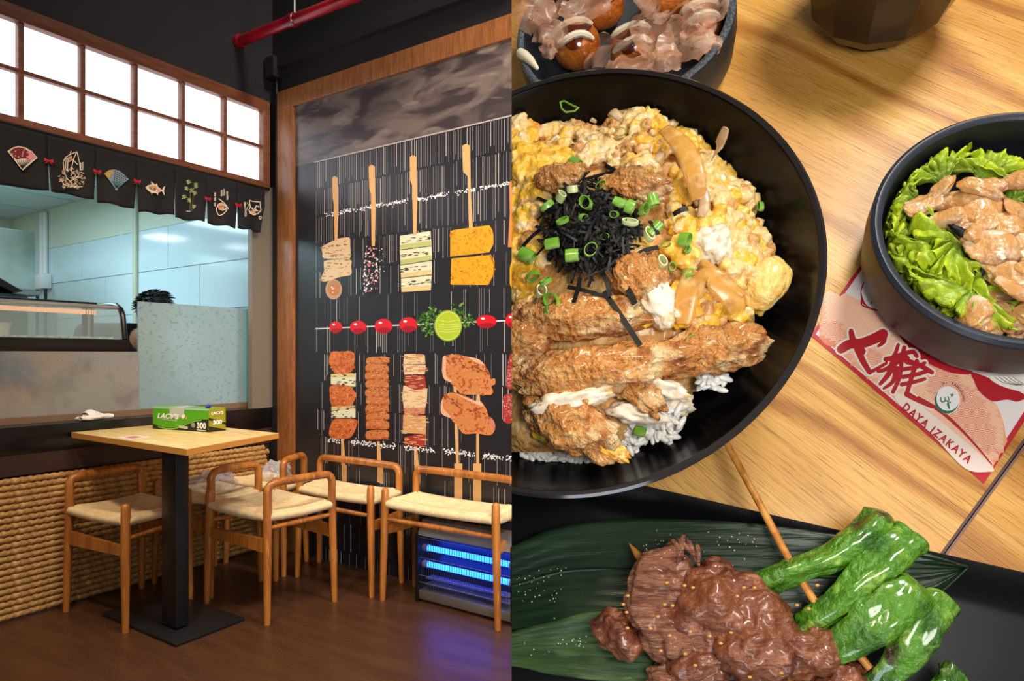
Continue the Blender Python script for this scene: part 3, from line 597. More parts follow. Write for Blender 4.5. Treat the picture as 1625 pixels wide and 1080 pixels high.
# ------------------------------------------------------------------ woven stools with a bent rail
M_leg = mat('stool_wood', (182, 112, 44), .38, mix=[((146, 82, 30), 5, .4, .65, (6, 6, .6)), ((204, 138, 66), 20, .55, .75, (5, 5, .5))], coat=.2)
M_cord = mat('paper_cord', (226, 198, 152), .75, mix=[((214, 182, 134), 14, .4, .7), ((236, 212, 170), 60, .5, .75)])
def V2(p, z): return Vector((p[0], p[1], z))
def stool(label, T0, T1, S0, S1, hr=.548, cut=False, skip_T1=False):
    c = ((T0[0]+S1[0])/2, (T0[1]+S1[1])/2, 0)
    o = thing('stool', label, 'stool', c, 'woven stools with a bent rail'); cl_ = clip if cut else (lambda b: b)
    ctr = Vector((c[0], c[1], 0)); SH = .425
    def inw(p, d=.012): v = V2(p, 0); return v+(ctr-v).normalized()*d
    def leg(p, top, dome, r=.0165):
        a, b = V2(p, 0), inw(p)
        path = [a+(b-a)*min(1, z/.4)+Vector((0, 0, z)) for z in (0, .02, .15, .30, .40, top)]
        return MB().tube(path, [r*.72, r*.76, r*.9, r, r*1.02, r], 12, round_end=dome)
    for p in (S0, S1): cl_(leg(p, .468, True)).build('leg', M_leg, o)
    rT = .020 if abs(T0[0]-T1[0]) < .2 else .018
    for p in ((T0,) if skip_T1 else (T0, T1)): cl_(leg(p, hr-.044, False, .0165)).build('leg', M_leg, o)
    a, b = inw(T0), inw(T1); d = (b-a).normalized(); R = .034; path = []; rad = []
    path += [a+Vector((0, 0, hr-.044)), a+Vector((0, 0, hr-R))]; rad += [.0165, .0165]
    for k in range(1, 6): t = k/5*PI/2; path.append(a+d*R*(1-math.cos(t))+Vector((0, 0, hr-R+R*math.sin(t)))); rad.append(.0165)
    L = (b-a).length
    for t in (.2, .35, .5, .65, .8): path.append(a+d*L*t+Vector((0, 0, hr+.002*math.sin(PI*t)))); rad.append(.0175 if .3 < t < .7 else .017)
    for k in range(5, 0, -1): t = k/5*PI/2; path.append(b-d*R*(1-math.cos(t))+Vector((0, 0, hr-R+R*math.sin(t)))); rad.append(.0165)
    path += [b+Vector((0, 0, hr-R)), b+Vector((0, 0, hr-.044))]; rad += [.0165, .0165]
    cl_(MB().tube(path, rad, 12, up=(-d.y, d.x, 0))).build('back_rail', M_leg, o)
    t0, t1, s0, s1 = inw(T0), inw(T1), inw(S0), inw(S1)
    for p, q in ((t0, s0), (t1, s1)):                       # flat side stretchers
        dd = (q-p).normalized(); nn = Vector((-dd.y, dd.x, 0))*.008
        m_ = MB(); m_.prism([p+dd*.012+nn+Vector((0, 0, .276)), q-dd*.012+nn+Vector((0, 0, .284)), q-dd*.012+nn+Vector((0, 0, .322)), p+dd*.012+nn+Vector((0, 0, .330))], -2*nn)
        cl_(m_).build('side_stretcher', M_leg, o, False)
    for p, q, z in ((s0, s1, .350), (t0, t1, .372)):
        m_ = MB().tube([p.lerp(q, t)+Vector((0, 0, z)) for t in (.02, .25, .5, .75, .98)], [.008, .0105, .012, .0105, .008], 10); cl_(m_).build('stretcher', M_leg, o)
    W = (t1-t0).length; D = (s0-t0).length; nW = max(80, int(W/.0030)); nD = max(80, int(D/.0030)); kW = W/.0095; kD = D/.0095
    def sf(u, v):                                           # u along rail, v from rail to front
        g = .985; uu = .5+(u-.5)*g; vv = .5+(v-.5)*g
        p = t0.lerp(t1, uu).lerp(s0.lerp(s1, uu), vv)
        du, dv = min(u, 1-u), min(v, 1-v); nu = du < dv
        ridge = abs(math.sin(PI*(kD*v if nu else kW*u)))*.0040
        e_ = min(du*W, dv*D); edge = -.020*max(0, 1-e_/.018)**2
        seam = -.010*max(0, 1-abs(du*W-dv*D)/.009)*(1 if max(du, dv) < .5 else 0)
        p = p.copy(); p.z = SH+.012 - .024*(math.sin(PI*u)*math.sin(PI*v))**.8 + edge+seam*.6+ridge - .006*math.sin(PI*u)
        return p
    cl_(MB().grid(sf, nW, nD)).build('woven_seat', M_cord, o, auto=0)
    ed = MB()
    for p, q in ((t0, t1), (s0, s1), (t0, s0), (t1, s1)):
        n = int((q-p).length/.0033); pa = []; ra = []
        for i in range(n+1): pa.append(p.lerp(q, .025+.95*i/n)+Vector((0, 0, SH-.010-.006*math.sin(PI*i/n)))); ra.append(.0175 if i % 2 else .0163)
        ed.tube(pa, ra, 10)
    cl_(ed).build('seat_edge', M_cord, o, auto=0); 
    return o
stool('woven stool left of the table post with its rail against the rope wall', (-2.985, 1.262), (-3.0, 1.575), (-2.57, 1.288), (-2.662, 1.602), .550)
stool('woven stool nearest the viewer in front of the others, right of the table post', (-2.178, 1.623), (-2.145, 1.935), (-2.585, 1.628), (-2.575, 1.965), .545)
stool('woven stool pushed to the counter just right of the table post under a plastic bag', (-2.625, 1.672), (-2.628, 1.925), (-3.015, 1.64), (-3.015, 1.94), .545)
stool('woven stool in the corner where the counter meets the mural', (-2.595, 2.025), (-2.685, 2.235), (-3.005, 1.995), (-3.01, 2.235), .545)
stool('woven stool with its long rail along the mural left of the blue insect killer', (-2.625, 2.265), (-2.065, 2.265), (-2.535, 2.055), (-2.047, 2.056), .535)
stool('woven stool at the right edge in front of the blue insect killer', (-1.985, 2.265), (-1.42, 2.27), (-1.982, 2.054), (-1.397, 2.07), .535, True, True)
# plastic bags on the two seats by the counter
M_bag = mat('clear_plastic', (206, 202, 206), .22, alpha=.5, coat=.3)
for i, (x, y, sx, sy, lb) in enumerate(((-2.80, 1.80, .12, .10, 'crumpled clear plastic bag on the stool just right of the table post'), (-2.80, 2.13, .10, .08, 'crumpled clear plastic bag on the stool in the corner'))):
    bg = thing('plastic_bag', lb, 'bag', (x, y, .43), 'plastic bags on the stools')
    b = MB()
    def fn(u, v, sd=i*9):
        a = 2*PI*u; r = (.15+.85*v); p = Vector((math.cos(a)*sx*r, math.sin(a)*sy*r, 0)); k_ = 1-v
        n1 = mnoise.noise(Vector((p.x*30+sd, p.y*30, v*2))); 
        return Vector((x, y, .442))+p*(1+.3*n1)+Vector((0, 0, .055*(1-v**3)+.03*abs(n1)*(.4+k_)))
    b.grid(fn, 48, 12); b.build('film', M_bag, bg, auto=25)
    MB().tube([(x+.02, y, .49), (x+.05, y+.02, .515), (x+.07, y+.03, .50)], [.012, .007, .014], 8).build('knot', M_bag, bg)

# ------------------------------------------------------------------ insect killer
zx0, zx1, zy0, zy1 = -1.845, -1.372, 2.125, 2.215
zp = thing('insect_killer', 'steel electric insect killer with glowing blue tubes on the floor', 'insect killer', (-1.6, 2.17, 0))
M_zst = mat('zapper_steel', (170, 166, 160), .3, .85)
clip(MB().rbox((zx0, zy0, .014), (zx1, zy1, .052), .003)).build('base_tray', M_zst, zp)
clip(MB().prism([(zx0, zy0-.004, .286), (zx0, zy0+.03, .345), (zx0, zy1-.01, .345), (zx0, zy1, .286)], (zx1-zx0+.02, 0, 0))).build('hood', M_zst, zp, False)
MB().rbox((zx0-.012, zy0-.006, .0), (zx0+.006, zy1, .292), .003).build('end_cap', M_black, zp)
ec = clip(MB().rbox((zx1, zy0-.008, .0), (zx1+.03, zy1, .31), .004)); ec.build('end_cap', M_black, zp)
for k in range(12): clip(MB().box((zx1+.004, zy0-.011, .03+k*.021), (zx1+.026, zy0-.007, .038+k*.021))).build('vent_slot', M_cblk, zp, False)
clip(MB().box((zx0, zy1-.008, .05), (zx1, zy1, .29))).build('back_plate', mat('zap_back', (40, 40, 60), .3, .4), zp, False)
M_uv = mat('uv_tube', (60, 110, 255), .3, emit=((26, 84, 255), 10.0))
for z in (.225, .155):
    clip(MB().tube([(zx0+.03, zy0+.035, z), (zx1-.02, zy0+.035, z)], .0115, 14)).build('uv_tube', M_uv, zp)
    for x in (zx0+.018, zx1-.012): clip(MB().tube([(x-.012, zy0+.035, z), (x+.012, zy0+.035, z)], .016, 12)).build('tube_socket', mat('socket', (120, 120, 170), .4), zp)
gw = MB(); x = zx0+.015
while x < zx1-.008: gw.tube([(x, zy0+.008, .065), (x, zy0+.008, .285)], .0011, 5); x += .0125
tagit(clip(gw).build('grid_wires', mat('wire_dark', (70, 70, 90), .3, .8), zp), kind='stuff')
for z in (.275, .19, .115, .085): clip(MB().tube([(zx0+.005, zy0+.004, z), (zx1, zy0+.004, z)], .0014, 6)).build('guard_bar', M_zst, zp)
hb = MB(); x = zx0+.03
while x < zx1-.02: hb.box((x, zy0+.014, .075), (x+.007, zy0+.06, .079)); hb.box((x, zy0+.014, .100), (x+.007, zy0+.06, .104)); x += .0125
tagit(clip(hb).build('shock_grid', mat('shock', (150, 160, 210), .3, .7), zp, False), kind='stuff')

# ------------------------------------------------------------------ cook behind the screen
pc = onp(251, 497, 'x', -3.62)
pr_ = thing('person', 'cook with short black hair in a black shirt bending behind the frosted screen', 'person', (pc.x, pc.y, .0))
M_skin = mat('skin', (206, 152, 118), .5, sss=.05); M_hair = mat('hair', (20, 17, 18), .45, bump=(120, .6)); M_shirt = mat('black_shirt', (22, 22, 26), .8)
def skin_body(joints, edges, name, m, parent, root=0, sub=2):
    me = bpy.data.meshes.new(name); off = Vector(parent['_o']); me.from_pydata([tuple(Vector(j[:3])-off) for j in joints], edges, [])
    o = bpy.data.objects.new(name, me); COL.objects.link(o); o.parent = parent; o['_o'] = tuple(off); me.materials.append(m)
    s = o.modifiers.new('skin', 'SKIN'); 
    for i, j in enumerate(joints): me.skin_vertices[0].data[i].radius = (j[3], j[4] if len(j) > 4 else j[3]); me.skin_vertices[0].data[i].use_root = (i == root)
    s.use_smooth_shade = True; b = o.modifiers.new('sub', 'SUBSURF'); b.levels = b.render_levels = sub; return o
hx, hy_, hz = pc.x, pc.y, pc.z
# body: bending forward, facing the counter and the left
def rel(x, y, z): return (hx+x, hy_+y, hz+z)
J = [rel(-.30, .02, -.62)+(.13, .11), rel(-.24, 0, -.42)+(.15, .11), rel(-.14, -.02, -.23)+(.15, .11), rel(-.06, -.02, -.13)+(.06,), rel(-.03, -.01, -.08)+(.055,),
     rel(-.12, -.17, -.21)+(.058,), rel(-.06, -.23, -.38)+(.046,), rel(-.02, -.16, -.50)+(.034,), rel(.0, -.12, -.54)+(.03,),
     rel(-.12, .15, -.21)+(.058,), rel(-.08, .22, -.38)+(.046,), rel(-.02, .12, -.50)+(.034,), rel(.0, .08, -.54)+(.03,),
     rel(-.32, -.09, -.75)+(.085,), rel(-.33, -.09, -1.05)+(.058,), rel(-.36, -.09, -1.36)+(.045,), rel(-.32, .11, -.75)+(.085,), rel(-.33, .11, -1.05)+(.058,), rel(-.36, .11, -1.36)+(.045,)]
SH_ = Vector((-.06, -.10, .02))
for i_ in [0, 1, 2]+list(range(5, 19)): J[i_] = (J[i_][0]+SH_.x, J[i_][1]+SH_.y, J[i_][2]+(SH_.z if i_ > 12 or i_ < 2 else .085))+J[i_][3:]
E_ = [(0, 1), (1, 2), (2, 3), (3, 4), (2, 5), (5, 6), (6, 7), (7, 8), (2, 9), (9, 10), (10, 11), (11, 12), (0, 13), (13, 14), (14, 15), (0, 16), (16, 17), (17, 18)]
Jb = [(j[0], j[1], j[2])+tuple(r*(.78 if i in (0, 1, 2, 5, 9) else 1) for r in j[3:]) for i, j in enumerate(J)]
skin_body(Jb, E_, 'body', M_skin, pr_)
Js = [(j[0], j[1], j[2], j[3]+.03)+((j[4]+.03,) if len(j) > 4 else ()) for j in (J[0], J[1], J[2], J[5], J[6], J[9], J[10])]
Js[2] = Js[2][:3]+(.185, .135); Js.append(tuple(Vector(J[3][:3]).lerp(Vector(J[2][:3]), .35))+(.075,))
Js[4] = tuple(Vector(J[5][:3]).lerp(Vector(J[6][:3]), .95))+(.066,); Js[6] = tuple(Vector(J[9][:3]).lerp(Vector(J[10][:3]), .95))+(.066,)
skin_body(Js, [(0, 1), (1, 2), (2, 3), (3, 4), (2, 5), (5, 6), (2, 7)], 'shirt', M_shirt, pr_)
skin_body([(j[0], j[1], j[2], j[3]+.014) for j in (J[0], J[13], J[14], J[15], J[16], J[17], J[18])], [(0, 1), (1, 2), (2, 3), (0, 4), (4, 5), (5, 6)], 'trousers', mat('trousers', (30, 30, 34), .8), pr_)
hm = Matrix.Rotation(-.35, 4, 'Y') @ Matrix.Rotation(.5, 4, 'Z')
hdm = MB(); hdm.blob((hx, hy_, hz), (.088, .072, .11), 1, .03, sub=4, M=hm)
for sy in (-1, 1): hdm.blob(Vector((hx, hy_, hz))+hm @ Vector((-.005, sy*.074, -.01)), (.018, .009, .028), 2, .1, sub=2)
hdm.tube([Vector((hx, hy_, hz))+hm @ Vector(p) for p in ((.080, 0, .015), (.100, 0, -.018), (.086, 0, -.03))], [.008, .013, .010], 8)
hdm.build('head', M_skin, pr_)
for sy in (-1, 1): MB().blob(Vector((hx, hy_, hz))+hm @ Vector((.078, sy*.030, .012)), .010, 1, 0, sub=2).build('eye', mat('eye', (30, 24, 22), .2), pr_)
MB().tube([Vector((hx, hy_, hz))+hm @ Vector(p) for p in ((.076, -.022, -.055), (.084, 0, -.056), (.076, .022, -.055))], .005, 6).build('mouth', mat('lips', (170, 96, 84), .5), pr_)
hr = MB()
rh = random.Random(5)
hr.blob((hx, hy_, hz), (.096, .081, .118), 4, .05, sub=4, M=hm @ Matrix.Translation((-.012, 0, .014)))
hr.v = [q for q in hr.v]
b = MB(); b.v = hr.v
lim = []
hmi = hm.inverted()
for f in hr.f:
    c_ = sum((hr.v[i] for i in f), Vector())/len(f); l_ = hmi @ (c_-Vector((hx, hy_, hz)))
    if not (l_.x > .045 and l_.z < .030) and l_.z > -.07: lim.append(f)
b.f = lim
for k in range(170):
    th = rh.uniform(0, 6.28); ph = rh.uniform(.05, 1.25); d_ = Vector((math.sin(ph)*math.cos(th), math.sin(ph)*math.sin(th), math.cos(ph)))
    if d_.x > .75 and d_.z < .5: continue
    p0 = Vector((d_.x*.095-.012, d_.y*.080, d_.z*.118+.014)); tn = Vector((-d_.z*math.cos(th+.6), -d_.z*math.sin(th+.6), .25)).normalized()
    P_ = [Vector((hx, hy_, hz))+hm @ (p0*.97), Vector((hx, hy_, hz))+hm @ (p0*1.03-tn*.018), Vector((hx, hy_, hz))+hm @ (p0*1.06-tn*.04)]
    b.tube(P_, [.007, .005, .001], 5)
b.build('hair', M_hair, pr_, auto=0)
# ------------------------------------------------------------------ split curtain over the hatch
XN = -3.022
nr = thing('split_curtain', 'short black split curtain with printed motifs and red bows under the light box', 'curtain', (XN, 1.4, 1.95))
M_noren = mat('curtain_black', (24, 21, 24), .85, bump=(400, .2, (1, 1, 1), .002))
def NQ(px, py, o=0): return onp(px, py, 'x', XN+o)
tops = lambda x: 195+x*(301-195)/418
pan = [(-60, 76, 282, 257, -60, 77, 288, 302), (76, 152, 257, 272, 79.5, 148, 303, 317), (152, 217, 272, 288, 155, 214, 320, 332), (217, 278.5, 288, 285, 221, 277, 336, 341.5),
       (278.5, 328, 285, 315, 276.5, 323.5, 346, 352), (328, 376.5, 315, 324, 330, 374.5, 355, 361.5), (376.5, 420, 324, 330, 377.5, 413, 362, 368)]
PANELS = []
for i, (x0, x1, sl, sr, bx0, bx1, by0, by1) in enumerate(pan):
    def fn(u, v):
        ty = tops(x0+(x1-x0)*u); by = by0+(by1-by0)*u; py = ty+(by-ty)*v
        def edge(xt, xb, sy, yb): 
            if py <= sy: return xt
            t = (py-sy)/(yb-sy); return xt+(xb-xt)*min(1, t)**.7
        a = edge(x0, bx0, sl, by0); b_ = edge(x1, bx1, sr, by1)
        if i == 4: a -= 0
        q = NQ(a+(b_-a)*u, py+1.2*math.sin(u*9+i)*v*v)
        q.x += .008*math.sin(u*7+i*2)*v*v - (.006*v if i == 3 else 0)
        return q
    o = MB().grid(fn, 18, 16).build('panel', M_noren, nr, auto=0)
    s_ = o.modifiers.new('thick', 'SOLIDIFY'); s_.thickness = .0018; s_.offset = -1; PANELS.append(o)
MB().tube([(XN-.006, -.05, 1.951), (XN-.006, 2.27, 1.951)], .006, 8).build('rod', M_black, nr)
NC_ = {}
def npoly(key, pts, o=.010, i=0): NC_.setdefault((key, i), MB()).poly([NQ(x, y, o) for x, y in pts])
def stroke(key, pts, w_, o=.010, i=0):
    b = NC_.setdefault((key, i), MB())
    for (xa, ya), (xb, yb) in zip(pts[:-1], pts[1:]):
        l = math.hypot(xb-xa, yb-ya) or 1; nx, ny = -(yb-ya)/l*w_/2, (xb-xa)/l*w_/2
        b.poly([NQ(xa+nx, ya+ny, o), NQ(xb+nx, yb+ny, o), NQ(xb-nx, yb-ny, o), NQ(xa-nx, ya-ny, o)])
def A_(p): return [(x*.10185, 210+y*.10185) for x, y in p]
def B_(p): return [(140+x*.10183, 240+y*.10183) for x, y in p]
def C_(p): return [(280+x*.0926, 270+y*.0926) for x, y in p]
# fan with red flowers
fan = A_([(115, 290), (200, 235), (290, 213), (400, 235), (500, 295), (585, 395), (390, 560), (360, 590), (330, 570)])
npoly('cream', fan, .009, 0)
npoly('maroon', A_([(150, 300), (210, 250), (290, 230), (390, 250), (430, 290), (470, 330), (430, 400), (330, 400), (260, 420)]), .0100, 0)
npoly('pink', A_([(440, 280), (500, 310), (560, 385), (500, 420), (430, 440), (400, 420), (450, 350)]), .0104, 0)
for k in range(7): a = A_([(345, 560), (265+34*k, 425+abs(k-2)*4)]); stroke('black', [a[0], a[1]], .9, .0108, 0)
rn = random.Random(11)
for _ in range(26): x, y = rn.uniform(180, 420), rn.uniform(250, 400); npoly('pink' if rn.random() < .4 else 'red_dark', A_([(x, y), (x+18, y-8), (x+30, y+8), (x+8, y+16)]), .0108, 0)
# treasure ship
for p in ([(1200, 300), (1100, 340), (1020, 390), (985, 460), (1000, 600)], [(1200, 300), (1150, 400), (1110, 580)], [(1200, 300), (1240, 470), (1250, 590)], [(1110, 290), (1090, 350)], [(1130, 420), (1210, 500)], [(1030, 400), (1020, 560), (1060, 600)],
          [(1000, 610), (1040, 720), (1100, 760), (1200, 700), (1260, 620), (1310, 640)], [(1060, 400), (1050, 590)], [(940, 720), (1000, 810), (1080, 840), (1200, 850), (1290, 840)], [(1290, 460), (1290, 580), (1260, 580), (1260, 470)]): stroke('cream', A_(p), 1.3, .010, 1)
for _ in range(120):
    x, y = rn.uniform(930, 1310), rn.uniform(560, 860)
    if abs(x-1120)/190+abs(y-720)/210 < 1.25: a = rn.uniform(0, 3); stroke('cream' if rn.random() < .8 else 'tan', A_([(x, y), (x+26*math.cos(a), y+26*math.sin(a)), (x+36*math.cos(a+.9), y+36*math.sin(a+.9))]), .8, .010, 1)
npoly('tan', A_([(1040, 400), (1120, 360), (1130, 430), (1070, 470)]), .0095, 1); stroke('black', A_([(1060, 400), (1090, 430), (1110, 400)]), .8, .0105, 1)
# blue fan
npoly('steel', B_([(250, 345), (320, 295), (400, 280), (480, 300), (560, 360), (630, 435), (465, 570), (460, 605), (420, 605), (415, 570)]), .009, 2)
npoly('gold', B_([(250, 345), (320, 295), (400, 285), (370, 340), (320, 430)]), .0098, 2)
npoly('teal', B_([(370, 465), (490, 480), (510, 530), (445, 575), (425, 565)]), .0098, 2)
for r_ in range(6):
    for c2 in range(6): x, y = 425+c2*32+r_*6, 305+r_*30+c2*18; 
    for c2 in range(6):
        x, y = 415+c2*34-r_*2, 300+r_*32+c2*20
        if x < 600 and y < 480: npoly('black', B_([(x, y), (x+14, y+8), (x+6, y+18), (x-8, y+10)]), .0104, 2)
for k in range(6): stroke('black', [B_([(440, 570)])[0], B_([(375+30*k, 460+6*k)])[0]], .7, .0108, 2)
# fish
npoly('cream', B_([(890, 560), (930, 530), (985, 515), (980, 465), (1030, 510), (1055, 520), (1065, 495), (1090, 555), (1150, 600), (1170, 560), (1200, 540), (1180, 610), (1190, 690), (1160, 640), (1145, 620), (1090, 645), (1085, 685), (1060, 650), (1000, 645), (990, 680), (975, 640), (930, 610)]), .009, 3)
npoly('tan', B_([(940, 545), (1000, 525), (1060, 540), (1080, 580), (1040, 610), (970, 600)]), .0098, 3); npoly('pink', B_([(1070, 580), (1130, 590), (1120, 615), (1075, 635)]), .0102, 3)
for p in ([(950, 560), (970, 580), (985, 560)], [(1000, 595), (1050, 610)], [(1020, 580), (1055, 590)]): stroke('black', B_(p), 1.2, .0106, 3)
# bamboo
for (x, y) in ((200, 200), (325, 245), (165, 310), (255, 350), (130, 455), (215, 515), (300, 620), (310, 390), (330, 280)):
    for a in (-2.6, -2.0, -1.3, -.6, .2, .9, 1.6, 2.4):
        l = 52*rn.uniform(.7, 1.15); c0, s0 = math.cos(a), math.sin(a); pts = C_([(x, y), (x+l*.5*c0-7*s0, y+l*.5*s0+7*c0), (x+l*c0, y+l*s0), (x+l*.5*c0+7*s0, y+l*.5*s0-7*c0)]); npoly('leaf' if rn.random() < .6 else 'leaf_pale', pts, .010, 4)
stroke('leaf_dim', C_([(240, 360), (238, 520), (232, 690)]), .9, .0095, 4); stroke('leaf_dim', C_([(290, 400), (280, 560), (262, 700)]), .9, .0095, 4); stroke('cream', C_([(170, 700), (240, 705)]), 1, .010, 4)
# crab pot with writing
stroke('cream', C_([(725, 485), (800, 545), (850, 600), (890, 665)]), 1.5, .010, 5); stroke('cream', C_([(690, 640), (690, 700), (710, 755), (745, 778), (800, 750), (860, 690), (850, 640)]), 1.4, .010, 5)
stroke('cream', C_([(690, 640), (710, 590), (760, 560), (820, 590), (855, 640)]), 1.0, .010, 5)
npoly('peach', C_([(700, 620), (730, 575), (765, 560), (770, 540), (785, 570), (825, 600), (810, 680), (780, 695), (730, 670)]), .0098, 5); stroke('black', C_([(730, 610), (760, 630), (800, 610)]), 1, .0105, 5); stroke('cream', C_([(790, 690), (860, 650)]), 1.2, .0105, 5)
for (x, y, h) in ((665, 390, 60), (665, 470, 60), (662, 560, 60), (775, 350, 100), (815, 330, 110), (870, 370, 60), (875, 440, 70)):
    for t in range(4): stroke('cream', C_([(x-18, y+t*h/4), (x+14, y+t*h/4-6)]), .9, .010, 5)
    stroke('cream', C_([(x+4, y-10), (x, y+h)]), 1.0, .010, 5); stroke('cream', C_([(x-14, y+h*.7), (x-18, y+h*.9)]), .8, .010, 5)
# teapot and whisk
stroke('cream', C_([(1250, 515), (1300, 530), (1440, 545), (1435, 620), (1450, 680), (1400, 740), (1330, 765), (1270, 740), (1240, 680), (1270, 630), (1255, 580), (1250, 515)]), 1.5, .010, 6)
for p in ([(1370, 605), (1410, 630)], [(1370, 600), (1340, 680)], [(1290, 640), (1330, 700), (1380, 690)], [(1330, 650), (1400, 700)]): stroke('cream', C_(p), 1.6, .010, 6)
npoly('peach', C_([(1250, 700), (1300, 690), (1380, 745), (1300, 755)]), .0098, 6); npoly('leaf_pale', C_([(1155, 545), (1190, 545), (1180, 640), (1165, 630)]), .0098, 6)
stroke('cream', C_([(1160, 545), (1180, 700), (1170, 760), (1185, 795), (1200, 760), (1190, 700), (1235, 600), (1210, 550)]), .9, .010, 6); stroke('cream', C_([(1415, 790), (1455, 795), (1450, 835), (1420, 830), (1415, 790)]), 1.2, .010, 6)
NCOL = dict(cream=(236, 214, 190), maroon=(120, 34, 44), pink=(228, 150, 150), black=(22, 19, 22), red_dark=(150, 50, 56), tan=(206, 156, 112), steel=(128, 146, 156), gold=(190, 156, 84), teal=(88, 150, 158), leaf=(156, 168, 92), leaf_pale=(196, 200, 140), leaf_dim=(110, 116, 80), peach=(226, 160, 120))
for (k_, i), b in NC_.items(): b.build('printed_motif', mat('motif_'+k_, NCOL[k_], .8), PANELS[i], False)
M_bow = mat('bow_red', (206, 20, 38), .6)
for (x, y, s_) in ((77, 255, 6.6), (154, 272, 5.4), (217.5, 287.5, 5), (329.5, 315, 4.4), (378, 325, 4.4)):
    c_ = NQ(x, y, .014); sc_ = (NQ(x+s_, y)-NQ(x, y)).length
    d1 = (NQ(x+s_, y+s_*.2)-NQ(x, y)).normalized(); up = Vector((0, 0, 1)); b = MB()
    for sg in (-1, 1):
        b.prism([c_, c_+d1*sg*sc_+up*sc_*.62, c_+d1*sg*sc_*1.05-up*sc_*.35], (.004, 0, 0)); b.prism([c_, c_+d1*sg*sc_*.55-up*sc_*.4, c_+d1*sg*sc_*.95-up*sc_*.95, c_+d1*sg*sc_*.3-up*sc_*.5], (.003, 0, 0))
    b.blob(c_, sc_*.28, 1, .1, sub=2); b.build('bow', M_bow, nr, False)
# ================================================================== table set (authored in cm on the table top, z up from the wood)
def wood_mat(name):
    m = bpy.data.materials.new(name); m.use_nodes = True; nt = m.node_tree; N = nt.nodes; L = nt.links; p = N['Principled BSDF']
    tc = N.new('ShaderNodeTexCoord')
    mp = N.new('ShaderNodeMapping'); mp.vector_type = 'TEXTURE'; mp.inputs['Rotation'].default_value = (0, 0, math.radians(-46)); L.new(tc.outputs['Object'], mp.inputs[0])
    def nz(sx, sy, scale, det=3, dist=0):
        k = N.new('ShaderNodeVectorMath'); k.operation = 'MULTIPLY'; k.inputs[1].default_value = (sx, sy, 1); L.new(mp.outputs[0], k.inputs[0])
        n = N.new('ShaderNodeTexNoise'); n.inputs['Scale'].default_value = scale; n.inputs['Detail'].default_value = det; n.inputs['Distortion'].default_value = dist; L.new(k.outputs[0], n.inputs['Vector']); return n.outputs['Fac']
    def math_(op, a, b):
        k = N.new('ShaderNodeMath'); k.operation = op
        for i, q in enumerate((a, b)):
            if hasattr(q, 'links'): L.new(q, k.inputs[i])
            elif q is not None: k.inputs[i].default_value = q
        return k.outputs[0]
    sep = N.new('ShaderNodeSeparateXYZ'); L.new(mp.outputs[0], sep.inputs[0])
    warp = math_('MULTIPLY', nz(.28, 1, .12, 2), 26.0)
    ring = math_('SINE', math_('ADD', math_('MULTIPLY', sep.outputs[1], 1.5), warp), None)
    ring = math_('ADD', math_('MULTIPLY', ring, .5), .5)
    def ramp(f, stops):
        r = N.new('ShaderNodeValToRGB'); L.new(f, r.inputs[0]); e = r.color_ramp.elements
        e[0].position, e[0].color = stops[0][0], rgb(*stops[0][1]); e[1].position, e[1].color = stops[-1][0], rgb(*stops[-1][1])
        for a, c in stops[1:-1]: q = e.new(a); q.color = rgb(*c)
        return r.outputs[0]
    def mixc(f, a, b, mode='MIX'):
        k = N.new('ShaderNodeMix'); k.data_type = 'RGBA'; k.blend_type = mode
        if hasattr(f, 'links'): L.new(f, k.inputs[0])
        else: k.inputs[0].default_value = f
        L.new(a, k.inputs[6]); L.new(b, k.inputs[7]); return k.outputs[2]
    base = ramp(ring, [(.0, (222, 176, 96)), (.5, (232, 192, 116)), (.82, (212, 164, 86)), (1.0, (186, 134, 62))])
    fine = ramp(nz(.10, 9, 1.3, 3), [(.30, (176, 132, 80)), (.48, (240, 220, 182)), (1, (255, 252, 240))])
    pore = ramp(nz(.5, 9, 1.6, 2), [(.34, (120, 84, 46)), (.42, (255, 255, 255)), (1, (255, 255, 255))])
    big = ramp(nz(.5, 1, .16, 2), [(.35, (214, 186, 140)), (.55, (255, 248, 236)), (1, (255, 252, 246))])
    c = mixc(.55, base, fine, 'MULTIPLY'); c = mixc(.4, c, pore, 'MULTIPLY'); c = mixc(.7, c, big, 'MULTIPLY')
    hs_ = N.new('ShaderNodeHueSaturation'); hs_.inputs['Saturation'].default_value = 1.0; hs_.inputs['Value'].default_value = 1.12; L.new(c, hs_.inputs['Color']); L.new(hs_.outputs[0], p.inputs['Base Color']); p.inputs['Roughness'].default_value = .38
    b = N.new('ShaderNodeBump'); b.inputs['Strength'].default_value = .12; b.inputs['Distance'].default_value = .02; L.new(nz(.3, 9, 1.5, 2), b.inputs['Height']); L.new(b.outputs[0], p.inputs['Normal'])
    return m
M_oak = wood_mat('oak_laminate')
M_gap = mat('seam_brown', (92, 62, 56), .5)
s1, s2 = tp(1499, 876), tp(1625, 703); sd = (s2-s1).normalized(); sn = Vector((sd.y, -sd.x, 0))
far = s1+sd*46; near = s1-sd*16
tA = tthing('food_table', 'light oak table top under the bowls, left of the dark seam', 'table', (0, 0, -3))
MB().prism([near-sn*.10, far-sn*.10, Vector((-12, 46, 0)), Vector((-12, -22, 0))], (0, 0, -3)).build('tabletop', M_oak, tA, False)
MB().prism([near-sn*.10, far-sn*.10, far, near], (0, 0, -2.8)).build('edge_band', M_gap, tA, False)
tB = tthing('food_table', 'light oak table top pushed against it, right of the dark seam', 'table', (20, -14, -3))
MB().prism([near+sn*.13, near+sn*30, far+sn*30, far+sn*.13][::-1], (0, 0, -3)).build('tabletop', M_oak, tB, False)
